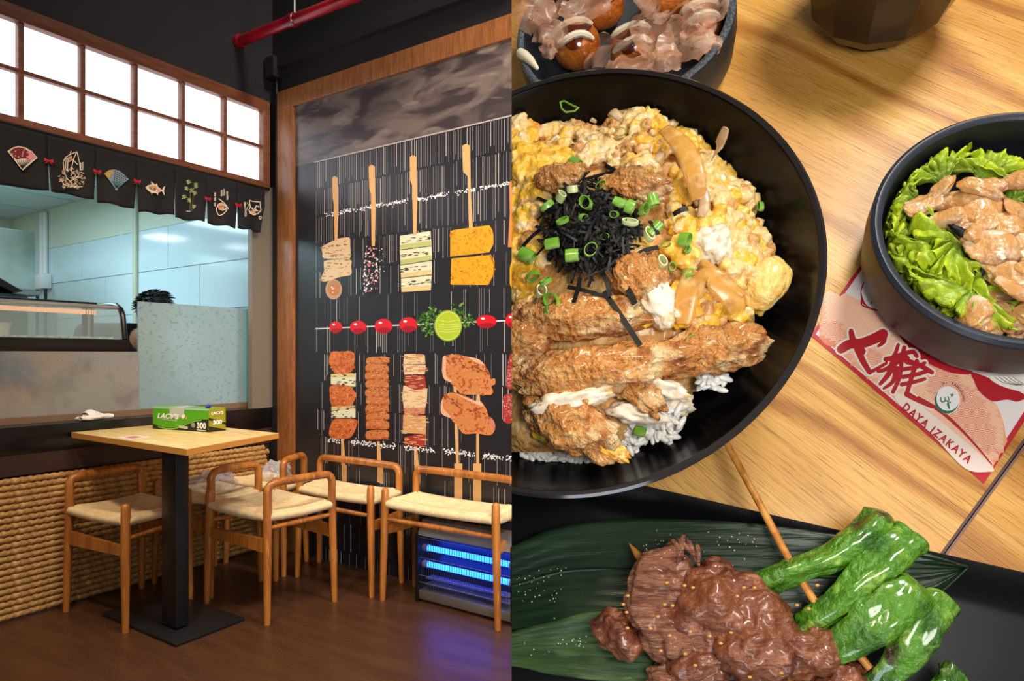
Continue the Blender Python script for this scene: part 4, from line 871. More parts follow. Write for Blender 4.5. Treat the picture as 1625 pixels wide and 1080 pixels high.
MB().prism([near+sn*.04, near+sn*.13, far+sn*.13, far+sn*.04][::-1], (0, 0, -2.9)).build('edge_band', mat('seam_mauve', (132, 98, 88), .45), tB, False)

M_bowl = mat('black_glaze', (11, 10, 11), .22, mix=[((15, 13, 14), .7, .4, .6)], bump=(90, .03, (1, 1, 1), .02), spec=.18)
M_stone = mat('stone_glaze', (40, 46, 54), .42, mix=[((24, 27, 34), 60, .45, .6, (1, 1, 1), 2), ((78, 86, 96), 90, .66, .74, (1, 1, 1), 1)], bump=(70, .25, (1, 1, 1), .03))
M_navy = mat('navy_stoneware', (30, 34, 42), .40, mix=[((18, 20, 26), 50, .45, .6, (1, 1, 1), 2)], bump=(60, .2, (1, 1, 1), .03))
def bowl(name, label, c, prof_out, prof_in, rim, m, n=96):
    o = tthing(name, label, 'bowl', (c[0], c[1], 0))
    MB().lathe(prof_out+rim+prof_in, n, (c[0], c[1], 0)).build('body', m, o, auto=60)
    return o
big = bowl('rice_bowl', 'large wide black glazed bowl heaped with egg, chicken and rice', (0, 0),
           [(4.6, 0), (4.9, .05), (4.9, .7), (6.6, 1.15), (8.2, 2.2), (9.4, 3.7), (10.1, 5.0), (10.45, 5.75)], [(10.2, 5.85), (10.0, 5.35), (9.4, 4.2), (8.3, 2.9), (6.4, 1.9), (3.5, 1.45), (.02, 1.4)], [(10.52, 5.92), (10.50, 6.02), (10.40, 6.06), (10.28, 6.0)], M_bowl)
MB().lathe([(10.25, 5.99), (10.42, 6.085), (10.53, 6.0), (10.50, 5.9), (10.40, 5.95), (10.28, 5.93), (10.25, 5.99)], 128, (0, 0, 0), False).build('rim', mat('rim_highlight', (62, 58, 58), .14, .55), big)  # highlight along the rim put into its colour, lighter than the black glaze
bt = bowl('octopus_ball_bowl', 'dark speckled stoneware bowl of octopus balls at the top', (3.1, 15.75),
          [(4.6, 0), (5.3, .2), (5.9, 1.0), (6.05, 2.5), (6.0, 3.6)], [(5.55, 3.6), (5.5, 2.6), (5.3, 1.2), (4.5, .6), (.02, .5)], [(5.95, 3.76), (5.8, 3.83), (5.65, 3.78)], M_stone)
MB().lathe([(5.58, 3.76), (5.70, 3.855), (5.84, 3.87), (5.97, 3.77), (5.9, 3.74), (5.7, 3.74), (5.58, 3.76)], 96, (3.1, 15.75, 0), False).build('rim', mat('rim_stone', (96, 104, 112), .35, mix=[((52, 58, 66), 8, .4, .6)]), bt)
MB().tube([tp(x, y, h) for x, y, h in ((826, 84, 3.8), (832, 88, 3.95), (842, 96, 3.9), (852, 108, 3.8))], [.28, .30, .24, .12], 10, round_end=True).build('sauce_drip', mat('mayo', (238, 226, 198), .35), bt)
bs = bowl('salad_bowl', 'dark navy stoneware bowl of lettuce and meat at the right', (18.05, -.25),
          [(4.2, .07), (4.9, .12), (5.25, .8), (5.4, 2.4), (5.4, 3.7)], [(4.95, 3.75), (4.85, 2.6), (4.7, 1.2), (4.1, .6), (.02, .5)], [(5.36, 3.92), (5.2, 4.0), (5.04, 3.94)], M_navy)
MB().lathe([(4.97, 3.9), (5.1, 4.02), (5.25, 4.03), (5.4, 3.88), (5.3, 3.86), (5.1, 3.86), (4.97, 3.9)], 96, (18.05, -.25, 0), False).build('rim', mat('rim_navy', (52, 60, 74), .36, mix=[((34, 38, 48), 30, .4, .6)]), bs)
cu = tthing('cup', 'dark faceted lacquer cup at the top edge of the table', 'cup', (16.2, 15.3, 0))
MB().lathe([(1.75, 0), (1.95, .05), (1.9, .55), (2.9, 1.0), (3.5, 2.0), (3.75, 3.4), (3.8, 7.0), (3.6, 7.0), (3.5, 3.4), (2.6, 1.3), (.02, 1.2)], 13, (16.2, 15.3, 0)).build('body', mat('lacquer', (40, 27, 22), .22, mix=[((22, 16, 15), .5, .4, .6, (1, 1, .3))]), cu, auto=20)
MB().lathe([(1.7, -.0), (1.98, 0), (2.0, .42), (1.93, .5), (1.7, .45), (1.7, 0)], 40, (16.2, 15.3, 0), False).build('foot', M_black, cu)

# long dark plate with an upturned rim
e1, e2 = tp(1049, 776, 1.5), tp(1625, 907.6, 1.5); pd = (e2-e1); pd.z = 0; pd.normalize(); pn = Vector((pd.y, -pd.x, 0))      # pn points towards the viewer
o0 = Vector((e1.x, e1.y, 0))-pd*11.5
PLL, PLW = 31.0, 15.0
def plate(u, v, top=True):
    x, y = u*PLL, v*PLW; dd = min(x, PLL-x, y, PLW-y); k = min(1, dd/1.5)
    z = 1.5-1.0*(k*k*(3-2*k)); q = o0+pd*x+pn*y; q.z = z if top else max(0, z-.42); return q
pl_ = tthing('serving_plate', 'long matte black rectangular plate under the leaves and skewers', 'plate', tuple(plate(.5, .5))[:2]+(0,))
b = MB(); n1, n2 = 124, 60
b.grid(lambda u, v: plate(u, v), n1, n2); k0 = len(b.v); b.grid(lambda u, v: plate(u, 1-v, False), n1, n2)
for i in range(n1):
    for (a_, c_) in ((0, n2), (n2, 0)):
        f_ = (i*(n2+1)+a_, (i+1)*(n2+1)+a_, k0+(i+1)*(n2+1)+c_, k0+i*(n2+1)+c_); b.f.append(f_ if a_ else f_[::-1])
for j in range(n2):
    for i in (0, n1): b.f.append((i*(n2+1)+j, i*(n2+1)+j+1, k0+i*(n2+1)+n2-j-1, k0+i*(n2+1)+n2-j))
b.build('dish', mat('plate_black', (13, 13, 15), .4, bump=(60, .08, (1, 1, 1), .02), spec=.25), pl_, auto=50)

# bamboo leaves
def leafmat(name, c0, c1, c2, s): return mat(name, c0, .34, mix=[(c1, s, .38, .66, (.14, 1, 1), 4), (c2, s*1.6, .60, .78, (.10, 1, 1), 3)], bump=(s*6, .25, (.06, 1, 1), .03), coat=.08, spec=.3)
M_l1 = leafmat('leaf_dark', (30, 50, 31), (22, 40, 26), (40, 64, 36), 1.2); M_l2 = leafmat('leaf_mid', (62, 88, 46), (38, 60, 34), (98, 122, 70), 1.6)
def edge_leaf(name, label, up, lo, h, m, curl=.5, amp=.1, group='bamboo leaves on the plate'):
    def along(pts, t):
        t *= len(pts)-1; i = min(int(t), len(pts)-2); f = t-i
        p0, p1, p2, p3 = pts[max(i-1, 0)], pts[i], pts[i+1], pts[min(i+2, len(pts)-1)]
        return [.5*((2*b_)+(c_-a_)*f+(2*a_-5*b_+4*c_-d_)*f*f+(3*b_-a_-3*c_+d_)*f**3) for a_, b_, c_, d_ in zip(p0, p1, p2, p3)]
    def fn(u, v):
        a_, c_ = along(up, u), along(lo, u); px, py = a_[0]+(c_[0]-a_[0])*v, a_[1]+(c_[1]-a_[1])*v
        z = h-curl*4*v*(1-v)*.5+amp*mnoise.noise(Vector((u*6, v*3, h)))+.05*abs(math.sin(v*PI*9))
        return tp(px, py, z)
    o = tthing(name, label, 'leaf', tuple(fn(.5, .5)), group)
    s_ = MB().grid(fn, 60, 30).build('blade', m, o, auto=0); s_.modifiers.new('thick', 'SOLIDIFY').thickness = .05
    mid = MB().tube([fn(i/30, .47)+Vector((0, 0, .03)) for i in range(31)], [.07]*31, 6); mid.build('midrib', m, o)
    return o
edge_leaf('bamboo_leaf', 'dark green bamboo leaf along the back of the black plate, tip pointing right', [(640, 925), (740, 892), (813, 866), (880, 838), (960, 825), (1050, 823), (1150, 827), (1260, 838), (1400, 860), (1480, 880), (1536, 899)], [(640, 960), (740, 985), (813, 1000), (900, 985), (980, 990), (1080, 1000), (1180, 1005), (1290, 1000), (1400, 985), (1480, 950), (1536, 901)], 1.75, M_l1, .5)
edge_leaf('bamboo_leaf', 'paler green bamboo leaf pointing left under the meat at the bottom', [(700, 1045), (813, 1003), (880, 985), (960, 968), (1100, 985)], [(700, 1050), (813, 1056), (880, 1070), (980, 1082), (1100, 1090)], 1.9, M_l2, .3)
b = MB(); rl = random.Random(4)
for _ in range(130):
    x, y = rl.choice([(rl.uniform(1020, 1200), rl.gauss(865, 14)), (rl.uniform(830, 940), rl.gauss(1020, 16)), (rl.uniform(820, 900), rl.uniform(900, 960))])
    q = tp(x, y, 1.80); r_ = rl.uniform(.02, .045); b.blob(q, r_, 1, 0, sub=1)
tagit(b.build('salt_grains', mat('salt_grain', (190, 196, 176), .4), bpy.data.objects['bamboo_leaf'], auto=0), kind='stuff')

# menu card
c4 = lambda x, y: (1200+x*.3983, 350+y*.3983)
Lc, Bc = tp(1286.5, 532), tp(1561, 767); sv = (tp(1700, 560)-Bc).normalized()*11.0
sv = Vector((.635, .772, 0))*9.8
card = tthing('menu_card', 'red and white printed menu card lying under the salad bowl', 'card', ((Lc+Bc+sv)/2)[:2]+(0,) if False else (16, -3, 0))
MB().prism([Lc, Bc, Bc+sv, Lc+sv], (0, 0, .04)).build('sheet', mat('card_red', (190, 34, 48), .35), card, False)
ZC = [.043]
KI = [0]
def cpx(x, y, k): return tp(*c4(x, y), .04+k*.003+(.024 if k >= 5 else 0)+(KI[0] % 60)*.00004)
CP = {}
def cpoly(key, pts, k, sm=False):
    KI[0] += 1
    q = smooth_poly(pts, 5) if sm else [Vector(p) for p in pts]; CP.setdefault((key, k), MB()).poly([cpx(a.x, a.y, k) for a in q])
def cstroke(key, pts, w0, w1, k, cap=True):
    KI[0] += 1; P_ = []; n = len(pts); S_ = []
    for i in range(n-1):
        p0, p1, p2, p3 = [Vector(pts[max(0, min(n-1, i+j))]) for j in (-1, 0, 1, 2)]
        for s_ in range(6): t = s_/6; S_.append(.5*((2*p1)+(p2-p0)*t+(2*p0-5*p1+4*p2-p3)*t*t+(3*p1-p0-3*p2+p3)*t**3))
    S_.append(Vector(pts[-1])); m_ = len(S_); Lf, Rt = [], []
    for i, p in enumerate(S_):
        d = (S_[min(i+1, m_-1)]-S_[max(i-1, 0)]).normalized(); nn = Vector((-d.y, d.x)); w_ = (w0+(w1-w0)*i/(m_-1))/2; Lf.append(p+nn*w_); Rt.append(p-nn*w_)
    b = CP.setdefault((key, k), MB())
    b.add([cpx(a.x, a.y, k) for a in Lf+Rt], [(i, i+1, m_+i+1, m_+i) for i in range(m_-1)])
    if cap:
        for p, w_ in ((S_[0], w0), (S_[-1], w1)):
            KI[0] += 1; b.poly([cpx(p.x+w_/2*math.cos(a*.785), p.y+w_/2*math.sin(a*.785), k) for a in range(8)])
ins = lambda p, f: ((Lc+Bc+sv*1.0+Lc)*.0+p)
ctr_ = (Lc+Bc)/2+sv/2; du, dv = (Bc-Lc).normalized(), sv.normalized()
inn = [Lc+du*.16+dv*.2, Bc-du*.75+dv*.2, Bc-du*.2+dv*.75, Bc+sv-du*.2, Lc+sv+du*.16]
MB().poly([p+Vector((0, 0, .043)) for p in inn]).build('white_field', mat('card_white', (232, 224, 222), .35), card, False)
peach = [(268, 298), (345, 300), (470, 350), (530, 385), (640, 500), (760, 570), (860, 620), (900, 690), (960, 735), (985, 800), (1000, 880), (940, 985), (905, 1000), (872, 976), (252, 458)]
cpoly('peach', peach, 2)
CORAL = ([(254, 458), (272, 400), (330, 420), (380, 470), (330, 500), (280, 495)], [(380, 500), (500, 540), (560, 640), (470, 620)], [(640, 560), (760, 600), (900, 720), (960, 860), (940, 960), (800, 830), (690, 700)])
for q in CORAL: cpoly('coral', q, 3, True)
arc = MB(); dsk = {'peach': MB(), 'coral': MB()}; R_ = 21.0; rowi = 0; yy = 290
while yy < 1010:
    xx = 230+(R_ if rowi % 2 else 0)
    while xx < 1010:
        if inside((xx, yy), peach) and inside((xx-R_*.7, yy), peach) and inside((xx+R_*.7, yy), peach):
            zz_ = 4+rowi*.06; kk_ = 'coral' if any(inside((xx, yy), q) for q in CORAL) else 'peach'
            dsk[kk_].poly([cpx(xx+R_*math.cos(PI+PI*a_/14), yy+R_*math.sin(PI+PI*a_/14), min(4.99, zz_/1) if False else 4) + Vector((0, 0, rowi*.00022)) for a_ in range(15)]+[cpx(xx+R_, yy+R_*.7, 4)+Vector((0, 0, rowi*.00022)), cpx(xx-R_, yy+R_*.7, 4)+Vector((0, 0, rowi*.00022))])
            for rr in (R_*.95, R_*.62, R_*.30):
                for s_ in range(5):
                    a0, a1 = PI+PI*s_/5, PI+PI*(s_+1)/5
                    arc.poly([q+Vector((0, 0, rowi*.00022+.00011)) for q in (cpx(xx+(rr)*math.cos(a0), yy+rr*math.sin(a0), 4), cpx(xx+rr*math.cos(a1), yy+rr*math.sin(a1), 4), cpx(xx+(rr-2.6)*math.cos(a1), yy+(rr-2.6)*math.sin(a1), 4), cpx(xx+(rr-2.6)*math.cos(a0), yy+(rr-2.6)*math.sin(a0), 4))])
        xx += 2*R_
    yy += R_*.5; rowi += 1
for k_, b in dsk.items(): b.build('wave_scales', mat('card_'+k_+'_scale', dict(peach=(238, 172, 136), coral=(224, 132, 100))[k_], .35), card, False)['kind'] = 'stuff'
tagit(arc.build('wave_pattern', mat('card_wave', (248, 216, 192), .35), card, False), kind='stuff')
cpoly('cream', [(580, 690), (700, 770), (880, 920), (945, 985), (925, 1000), (830, 985), (700, 850), (560, 720)], 5, True)
BR = [([(338, 512), (372, 492), (420, 488), (470, 470), (505, 452)], 36, 44), ([(505, 452), (508, 480), (486, 500)], 30, 10), ([(378, 440), (388, 480), (420, 520)], 20, 34), ([(404, 510), (424, 556), (452, 604)], 30, 20), ([(452, 604), (480, 590), (520, 566)], 16, 12),
      ([(516, 552), (548, 540), (566, 494)], 20, 14), ([(486, 600), (520, 590), (566, 560), (600, 548)], 14, 26), ([(548, 560), (528, 610), (494, 650)], 30, 14), ([(560, 590), (545, 640), (508, 668)], 26, 10), ([(590, 505), (580, 550), (572, 620), (545, 682)], 18, 16), ([(560, 540), (620, 522), (640, 540)], 20, 16),
      ([(600, 560), (650, 575), (700, 604)], 24, 18), ([(585, 592), (640, 582), (672, 566)], 18, 14), ([(585, 622), (640, 612), (690, 596)], 18, 16), ([(580, 652), (630, 642), (672, 630)], 18, 14), ([(640, 560), (620, 620), (600, 690)], 20, 18), ([(600, 690), (640, 712), (700, 740)], 24, 16)]
for p, a_, c_ in BR: cstroke('cream', p, a_+16, c_+16, 6)
for p, a_, c_ in BR: cstroke('crimson', p, a_, c_, 7)
cstroke('crimson', [(640, 705), (720, 748), (800, 815), (880, 900), (940, 972)], 18, 4, 8, False)
td = Vector((855-590, 955-735)).normalized(); tn = Vector((td.y, -td.x))
def tplace(x, y): p = Vector((722, 846))+td*x+tn*y; return cpx(p.x, p.y, 9)
tb_ = text_mb('DAYA IZAKAYA', 1.0, lambda x, y: Vector((x, y, 0)), .035, spacing=1.35); xs = [p.x for p in tb_.v]; ys_ = [p.y for p in tb_.v]; sx = 345/(max(xs)-min(xs)); sy = 33/(max(ys_)-min(ys_)); mx = (max(xs)+min(xs))/2; my = (max(ys_)+min(ys_))/2
r_ = MB(); r_.add([tplace((p.x-mx)*sx, (p.y-my)*sy) for p in tb_.v], tb_.f); r_.build('lettering', mat('card_crimson', (176, 26, 40), .35), card, False)
def ring(key, cx_, cy_, r0, r1, k, a0=0, a1=360, n=40):
    b = CP.setdefault((key, k), MB())
    for i in range(n):
        t0, t1 = [math.radians(a0+(a1-a0)*(i+j)/n) for j in (0, 1)]
        b.poly([cpx(cx_+r*math.cos(t), cy_+r*math.sin(t), k) for r, t in ((r0, t0), (r1, t0), (r1, t1), (r0, t1))])
def disc(key, cx_, cy_, rx, ry, k): CP.setdefault((key, k), MB()).poly([cpx(cx_+rx*math.cos(a*PI/18), cy_+ry*math.sin(a*PI/18), k) for a in range(36)])
disc('white', 762, 714, 50, 55, 9); disc('emerald', 760, 716, 48, 52, 10); disc('white', 764, 708, 46, 49, 11)
for p in ([(735, 705), (738, 720), (752, 718), (752, 705)], [(752, 718), (768, 716), (764, 700)], [(768, 745), (762, 728), (775, 722)], [(770, 748), (764, 722), (756, 716)]): cstroke('emerald', p, 5, 4, 12)
CP.setdefault(('emerald', 12), MB()).poly([cpx(780+(10 if i % 2 == 0 else 4)*math.cos(i*PI/5-PI/2), 694+(10 if i % 2 == 0 else 4)*math.sin(i*PI/5-PI/2), 12) for i in range(10)])
for i, ch in enumerate('DI TANGGUNG'):
    if ch == ' ': continue
    a = math.radians(-104+i*10.5); c0 = Vector((762+65*math.cos(a), 714+68*math.sin(a))); tx = Vector((-math.sin(a), math.cos(a))); up_ = Vector((math.cos(a), math.sin(a)))
    text_mb(ch, 15, lambda x, y: cpx(*(c0+tx*x+up_*y), 9), .1, CP.setdefault(('ink', 9), MB()))
# white bowl with a red character, red bowl of noodles
cpoly('crimson', [(418, 300), (418, 270), (440, 232), (500, 225), (540, 250), (545, 340), (480, 358), (425, 330)], 5, True); cpoly('bone', [(422, 298), (422, 272), (442, 236), (498, 229), (536, 253), (540, 336), (482, 352), (440, 335)], 6, True)
for p in ([(450, 290), (478, 283), (520, 296)], [(478, 276), (470, 300)], [(462, 305), (500, 312)], [(484, 305), (486, 330)], [(466, 318), (458, 330)], [(498, 318), (512, 330)]): cstroke('crimson', p, 6, 5, 7)
cstroke('crimson', [(420, 318), (425, 338), (480, 358)], 5, 5, 7); cpoly('crimson', [(534, 372), (560, 390), (640, 500), (760, 570), (860, 600), (840, 612), (760, 600), (640, 540), (560, 440)], 6, True)
cpoly('crimson', [(862, 604), (960, 640), (1067, 690), (1075, 705), (1040, 720), (1000, 712), (940, 718), (890, 680), (870, 640)], 8, True); cpoly('bone', [(930, 622), (1000, 620), (1075, 640), (1075, 680), (1020, 672), (960, 650)], 9, True)
for k in range(5): cstroke('ink', [(950+k*18, 622), (985+k*18, 645), (1040+k*10, 655)], 2, 2, 10, False)
CCOL = dict(peach=(236, 168, 130), coral=(222, 126, 92), cream=(238, 220, 208), crimson=(176, 24, 38), white=(236, 232, 230), bone=(238, 232, 226), emerald=(20, 110, 84), ink=(40, 34, 36))
for (k_, kk), b in CP.items(): b.build('printed_'+k_, mat('card_'+k_+'_ink', CCOL[k_], .35), card, False)
# ------------------------------------------------------------------ food
rf = random.Random(21)
VB = {}
def unit_blob(kind, seed, sub=3):
    k = (kind, seed, sub)
    if k not in VB:
        amp, fr, oc = {'curd': (.30, 1.7, 4), 'crust': (.20, 1.9, 4), 'meat': (.22, 1.1, 3), 'soft': (.16, 1.1, 3), 'grain': (.04, 1, 1)}[kind]
        b = MB(); b.blob((0, 0, 0), 1, seed+1, amp, fr, sub, None, oc); VB[k] = b
    return VB[k]
def put(mb, kind, seed, M, sub=3, col=None):
    u = unit_blob(kind, seed, sub); 
    if col is not None: mb.col = rgb(*col)
    mb.add([M @ q for q in u.v], u.f)
def RM(c, r, rz=0, rx=0, ry=0): return Matrix.Translation(c) @ Matrix.Rotation(rz, 4, 'Z') @ Matrix.Rotation(ry, 4, 'Y') @ Matrix.Rotation(rx, 4, 'X') @ Matrix.Diagonal((r[0], r[1], r[2], 1))
def food(name, kind, spec, rough=.35, coat=.3, mixes=None, bump=None, sss=0): return mat(name, (200, 150, 80), rough, mix=mixes, bump=bump, coat=coat, attr='Col', sss=sss)
PXC = .0272                                            # cm per pixel near the big bowl
M_egg = food('egg', 0, 0, .34, .25, [((246, 226, 170), 2.2, .56, .72), ((222, 140, 36), 1.3, .60, .74)], (3.2, .35, (1, 1, 1), .12))
M_crust = mat('fried_crust', (204, 134, 66), .34, mix=[((226, 172, 104), 1.3, .45, .62), ((156, 84, 34), 1.0, .54, .70), ((242, 212, 160), .7, .58, .70), ((240, 200, 140), 4.5, .62, .74)], bump=(4.2, .7, (1, 1, 1), .14), coat=.35)
M_rice = mat('rice', (252, 248, 238), .34, coat=.2, sss=.25)
# ---- bed of rice and egg: height over the pixel outline of the heap
heap = [(760, 190), (813, 172), (860, 190), (930, 192), (965, 185), (988, 164), (1040, 165), (1062, 188), (1105, 205), (1130, 240), (1165, 285), (1205, 295), (1195, 335), (1225, 385), (1242, 420), (1235, 470), (1205, 500), (1210, 545), (1190, 583), (1130, 600), (1085, 650), (1020, 690), (990, 720), (930, 722), (850, 728), (790, 720), (745, 600), (735, 400)]
def pdist(p, poly):
    best = 1e9; x, y = p
    for i in range(len(poly)):
        (x1, y1), (x2, y2) = poly[i-1], poly[i]; dx, dy = x2-x1, y2-y1; t = max(0, min(1, ((x-x1)*dx+(y-y1)*dy)/(dx*dx+dy*dy))); best = min(best, math.hypot(x-x1-t*dx, y-y1-t*dy))
    return best
def hs(px, py):
    d = pdist((px, py), heap) if inside((px, py), heap) else 0
    return 3.6+2.9*(1-math.exp(-d/55))+(.25*mnoise.noise(Vector((px*.02, py*.02, 0))))
b = MB(); idx = {}; stp = 11
bed = MB()
cols = {}
for i in range(66):
    for j in range(56):
        px, py = 730+i*8.2, 155+j*10.6
        if inside((px, py), heap):
            idx[(i, j)] = len(bed.v); z = hs(px, py)-.35+.3*mnoise.noise(Vector((px*.05, py*.05, 3)))
            c_ = (226, 168, 66) if py < 560 else (190, 120, 56)
            bed.col = rgb(*c_); bed.add([tp(px, py, z)], [])
for (i, j), k in idx.items():
    q = [(i, j), (i, j+1), (i+1, j+1), (i+1, j)]
    if all(p in idx for p in q): bed.f.append(tuple(idx[p] for p in q))
CURD = {'yellow': MB(), 'cream': MB(), 'tan': MB()}
# egg curds: (px, py, spread x, spread y, n, radius px, palette)
Y = (244, 184, 36); PY = (246, 204, 92); CRM = (244, 216, 158); OR = (232, 150, 44); WH = (246, 232, 208); TN = (214, 160, 96)
ZN = [(830, 215, 45, 40, 40, 17, [Y, Y, PY, CRM]), (835, 270, 45, 45, 36, 19, [Y, Y, PY, OR]), (890, 215, 40, 25, 40, 13, [CRM, PY, CRM, TN]), (940, 225, 40, 28, 44, 12, [CRM, CRM, PY, TN]), (945, 250, 30, 16, 20, 14, [CRM, WH, CRM]), (1005, 190, 34, 24, 40, 14, [CRM, PY, TN, CRM]), (1045, 185, 26, 22, 30, 13, [PY, CRM, OR]), (1010, 230, 45, 28, 50, 11, [TN, CRM, TN, PY]),
      (1090, 225, 28, 24, 34, 12, [CRM, PY, Y]), (1060, 230, 40, 25, 20, 14, [OR, Y, PY]), (1125, 265, 26, 28, 34, 12, [CRM, PY, CRM]), (1165, 305, 34, 26, 50, 11, [CRM, TN, PY, CRM]), (1140, 290, 26, 24, 24, 14, [CRM, WH, PY]), (1085, 300, 16, 40, 20, 12, [Y, (236, 210, 60), Y]), (1190, 325, 22, 20, 22, 11, [TN, PY, CRM]),
      (1100, 355, 40, 22, 34, 14, [PY, CRM, OR]), (1165, 365, 45, 30, 54, 14, [CRM, PY, CRM, OR]), (1200, 395, 32, 26, 36, 13, [CRM, TN, PY]), (1085, 400, 30, 26, 28, 12, [CRM, Y, PY]), (1175, 420, 30, 25, 26, 14, [CRM, PY]), (1080, 480, 26, 30, 30, 13, [Y, OR, PY, TN]), (1110, 505, 34, 20, 30, 12, [OR, TN, PY]), (1170, 490, 36, 20, 34, 12, [Y, OR, PY]), (1045, 505, 28, 18, 22, 11, [OR, TN, PY]),
      (830, 350, 26, 40, 34, 16, [CRM, PY, OR, TN]), (840, 400, 26, 30, 26, 15, [CRM, TN, Y]), (825, 460, 22, 34, 30, 15, [Y, OR, PY, TN]), (880, 250, 30, 16, 16, 14, [Y, PY]), (1040, 265, 26, 14, 14, 12, [Y, PY, CRM]), (780, 330, 40, 150, 60, 24, [Y, PY, CRM, TN]), (870, 310, 22, 14, 10, 13, [Y, PY]), (1020, 405, 20, 20, 16, 12, [OR, PY, CRM]), (950, 610, 100, 14, 26, 9, [OR, PY, TN]), (870, 690, 20, 16, 8, 12, [OR, Y])]
for (cx_, cy_, sx, sy, n, r, pal) in ZN:
    for _ in range(n):
        x, y = cx_+rf.gauss(0, .5)*sx, cy_+rf.gauss(0, .5)*sy
        if not inside((x, y), heap): continue
        h = hs(x, y)+rf.uniform(-.1, .35); rr = r*PXC*rf.uniform(.45, 1.05)
        c_ = rf.choice(pal); k = 'yellow' if c_ in (Y, PY, OR) or len(c_) == 3 and c_[2] < 70 else ('tan' if c_ == TN else 'cream')
        if c_ == PY and rf.random() < .4: k = 'cream'
        rr *= 1.18
        put(CURD[k], 'curd', rf.randrange(8), RM(tp(x, y, h-.12), (rr*rf.uniform(.8, 1.4), rr, rr*rf.uniform(.55, .85)), rf.uniform(0, 6.28), rf.uniform(-.5, .5), rf.uniform(-.5, .5)), 3)
M_ec = {'yellow': mat('egg_yellow', (246, 190, 54), .30, mix=[((250, 216, 122), 1.5, .50, .68), ((230, 146, 36), .9, .56, .72), ((246, 232, 186), 3.2, .62, .74)], coat=.35, bump=(5, .3, (1, 1, 1), .08), sss=.08),
        'cream': mat('egg_cream', (240, 204, 138), .32, mix=[((246, 190, 72), 1.1, .50, .68), ((250, 236, 206), 1.9, .54, .70), ((214, 158, 92), 2.6, .62, .76)], coat=.3, bump=(5, .35, (1, 1, 1), .08), sss=.08),
        'tan': mat('egg_tan', (216, 160, 92), .34, mix=[((240, 204, 140), 1.6, .50, .66), ((176, 106, 50), 1.3, .58, .72)], coat=.3, bump=(5, .4, (1, 1, 1), .08))}
eg = tthing('scrambled_egg', 'soft yellow and cream scrambled egg heaped over the large black bowl', 'egg', (0, 0, 3.2))
bed.c = []; bed.build('egg_bed', M_ec['tan'], eg, auto=0)['kind'] = 'stuff'
ct_ = bpy.data.textures.new('curd_lumps', 'CLOUDS'); ct_.noise_scale = .42; ct_.noise_depth = 2
for k, b in CURD.items():
    o = b.build(k+'_curds', M_ec[k], eg, auto=0); o['kind'] = 'stuff'
    rm = o.modifiers.new('merge', 'REMESH'); rm.mode = 'VOXEL'; rm.voxel_size = .085; rm.use_smooth_shade = True
    sm = o.modifiers.new('soften', 'SMOOTH'); sm.factor = .5; sm.iterations = 3
    dm = o.modifiers.new('lumps', 'DISPLACE'); dm.texture = ct_; dm.strength = .30; dm.mid_level = .5; dm.texture_coords = 'LOCAL'
eg['kind'] = 'stuff'
# smooth egg pieces: countable
for i, (x, y, rx, ry, rz, c_, lb) in enumerate(((1213, 447, 34, 46, -.5, (246, 204, 116), 'smooth yellow lump of soft egg at the right edge of the heap'), (1133, 388, 27, 30, .2, (248, 234, 212), 'round white lump of poached egg right of the seaweed'), (1045, 478, 26, 46, .3, (244, 226, 206), 'white egg streak over the chicken below the seaweed'),
                                      (1110, 305, 16, 26, .2, (246, 228, 190), 'small pale egg piece beside the onion at the upper right'), (905, 636, 60, 15, .1, (246, 238, 226), 'white egg film along the front chicken piece, left'), (1040, 612, 46, 15, -.35, (246, 236, 222), 'white egg film along the front chicken piece, right'), (1075, 640, 26, 18, -.3, (226, 206, 170), 'translucent onion and egg drop over the rice at the front'), (1010, 655, 40, 16, -.2, (230, 212, 180), 'pale translucent egg white above the rice grains at the front'))):
    b = MB(); M_ = RM(tp(x, y, hs(x, y)+.45), (rx*PXC, ry*PXC, .55), rz); put(b, 'soft' if i == 0 else 'curd', i, M_, 4, c_)
    o = b.build('egg_piece', M_egg if i in (0, 3) else mat('egg_white', (244, 230, 204), .3, mix=[((240, 196, 116), 1.1, .54, .70), ((250, 244, 232), 1.6, .55, .7)], coat=.35, bump=(2.5, .2, (1, 1, 1), .1)), None, auto=0, org=tuple(tp(x, y, hs(x, y)))); ttag(o, lb, 'egg', 'egg pieces in the large bowl')
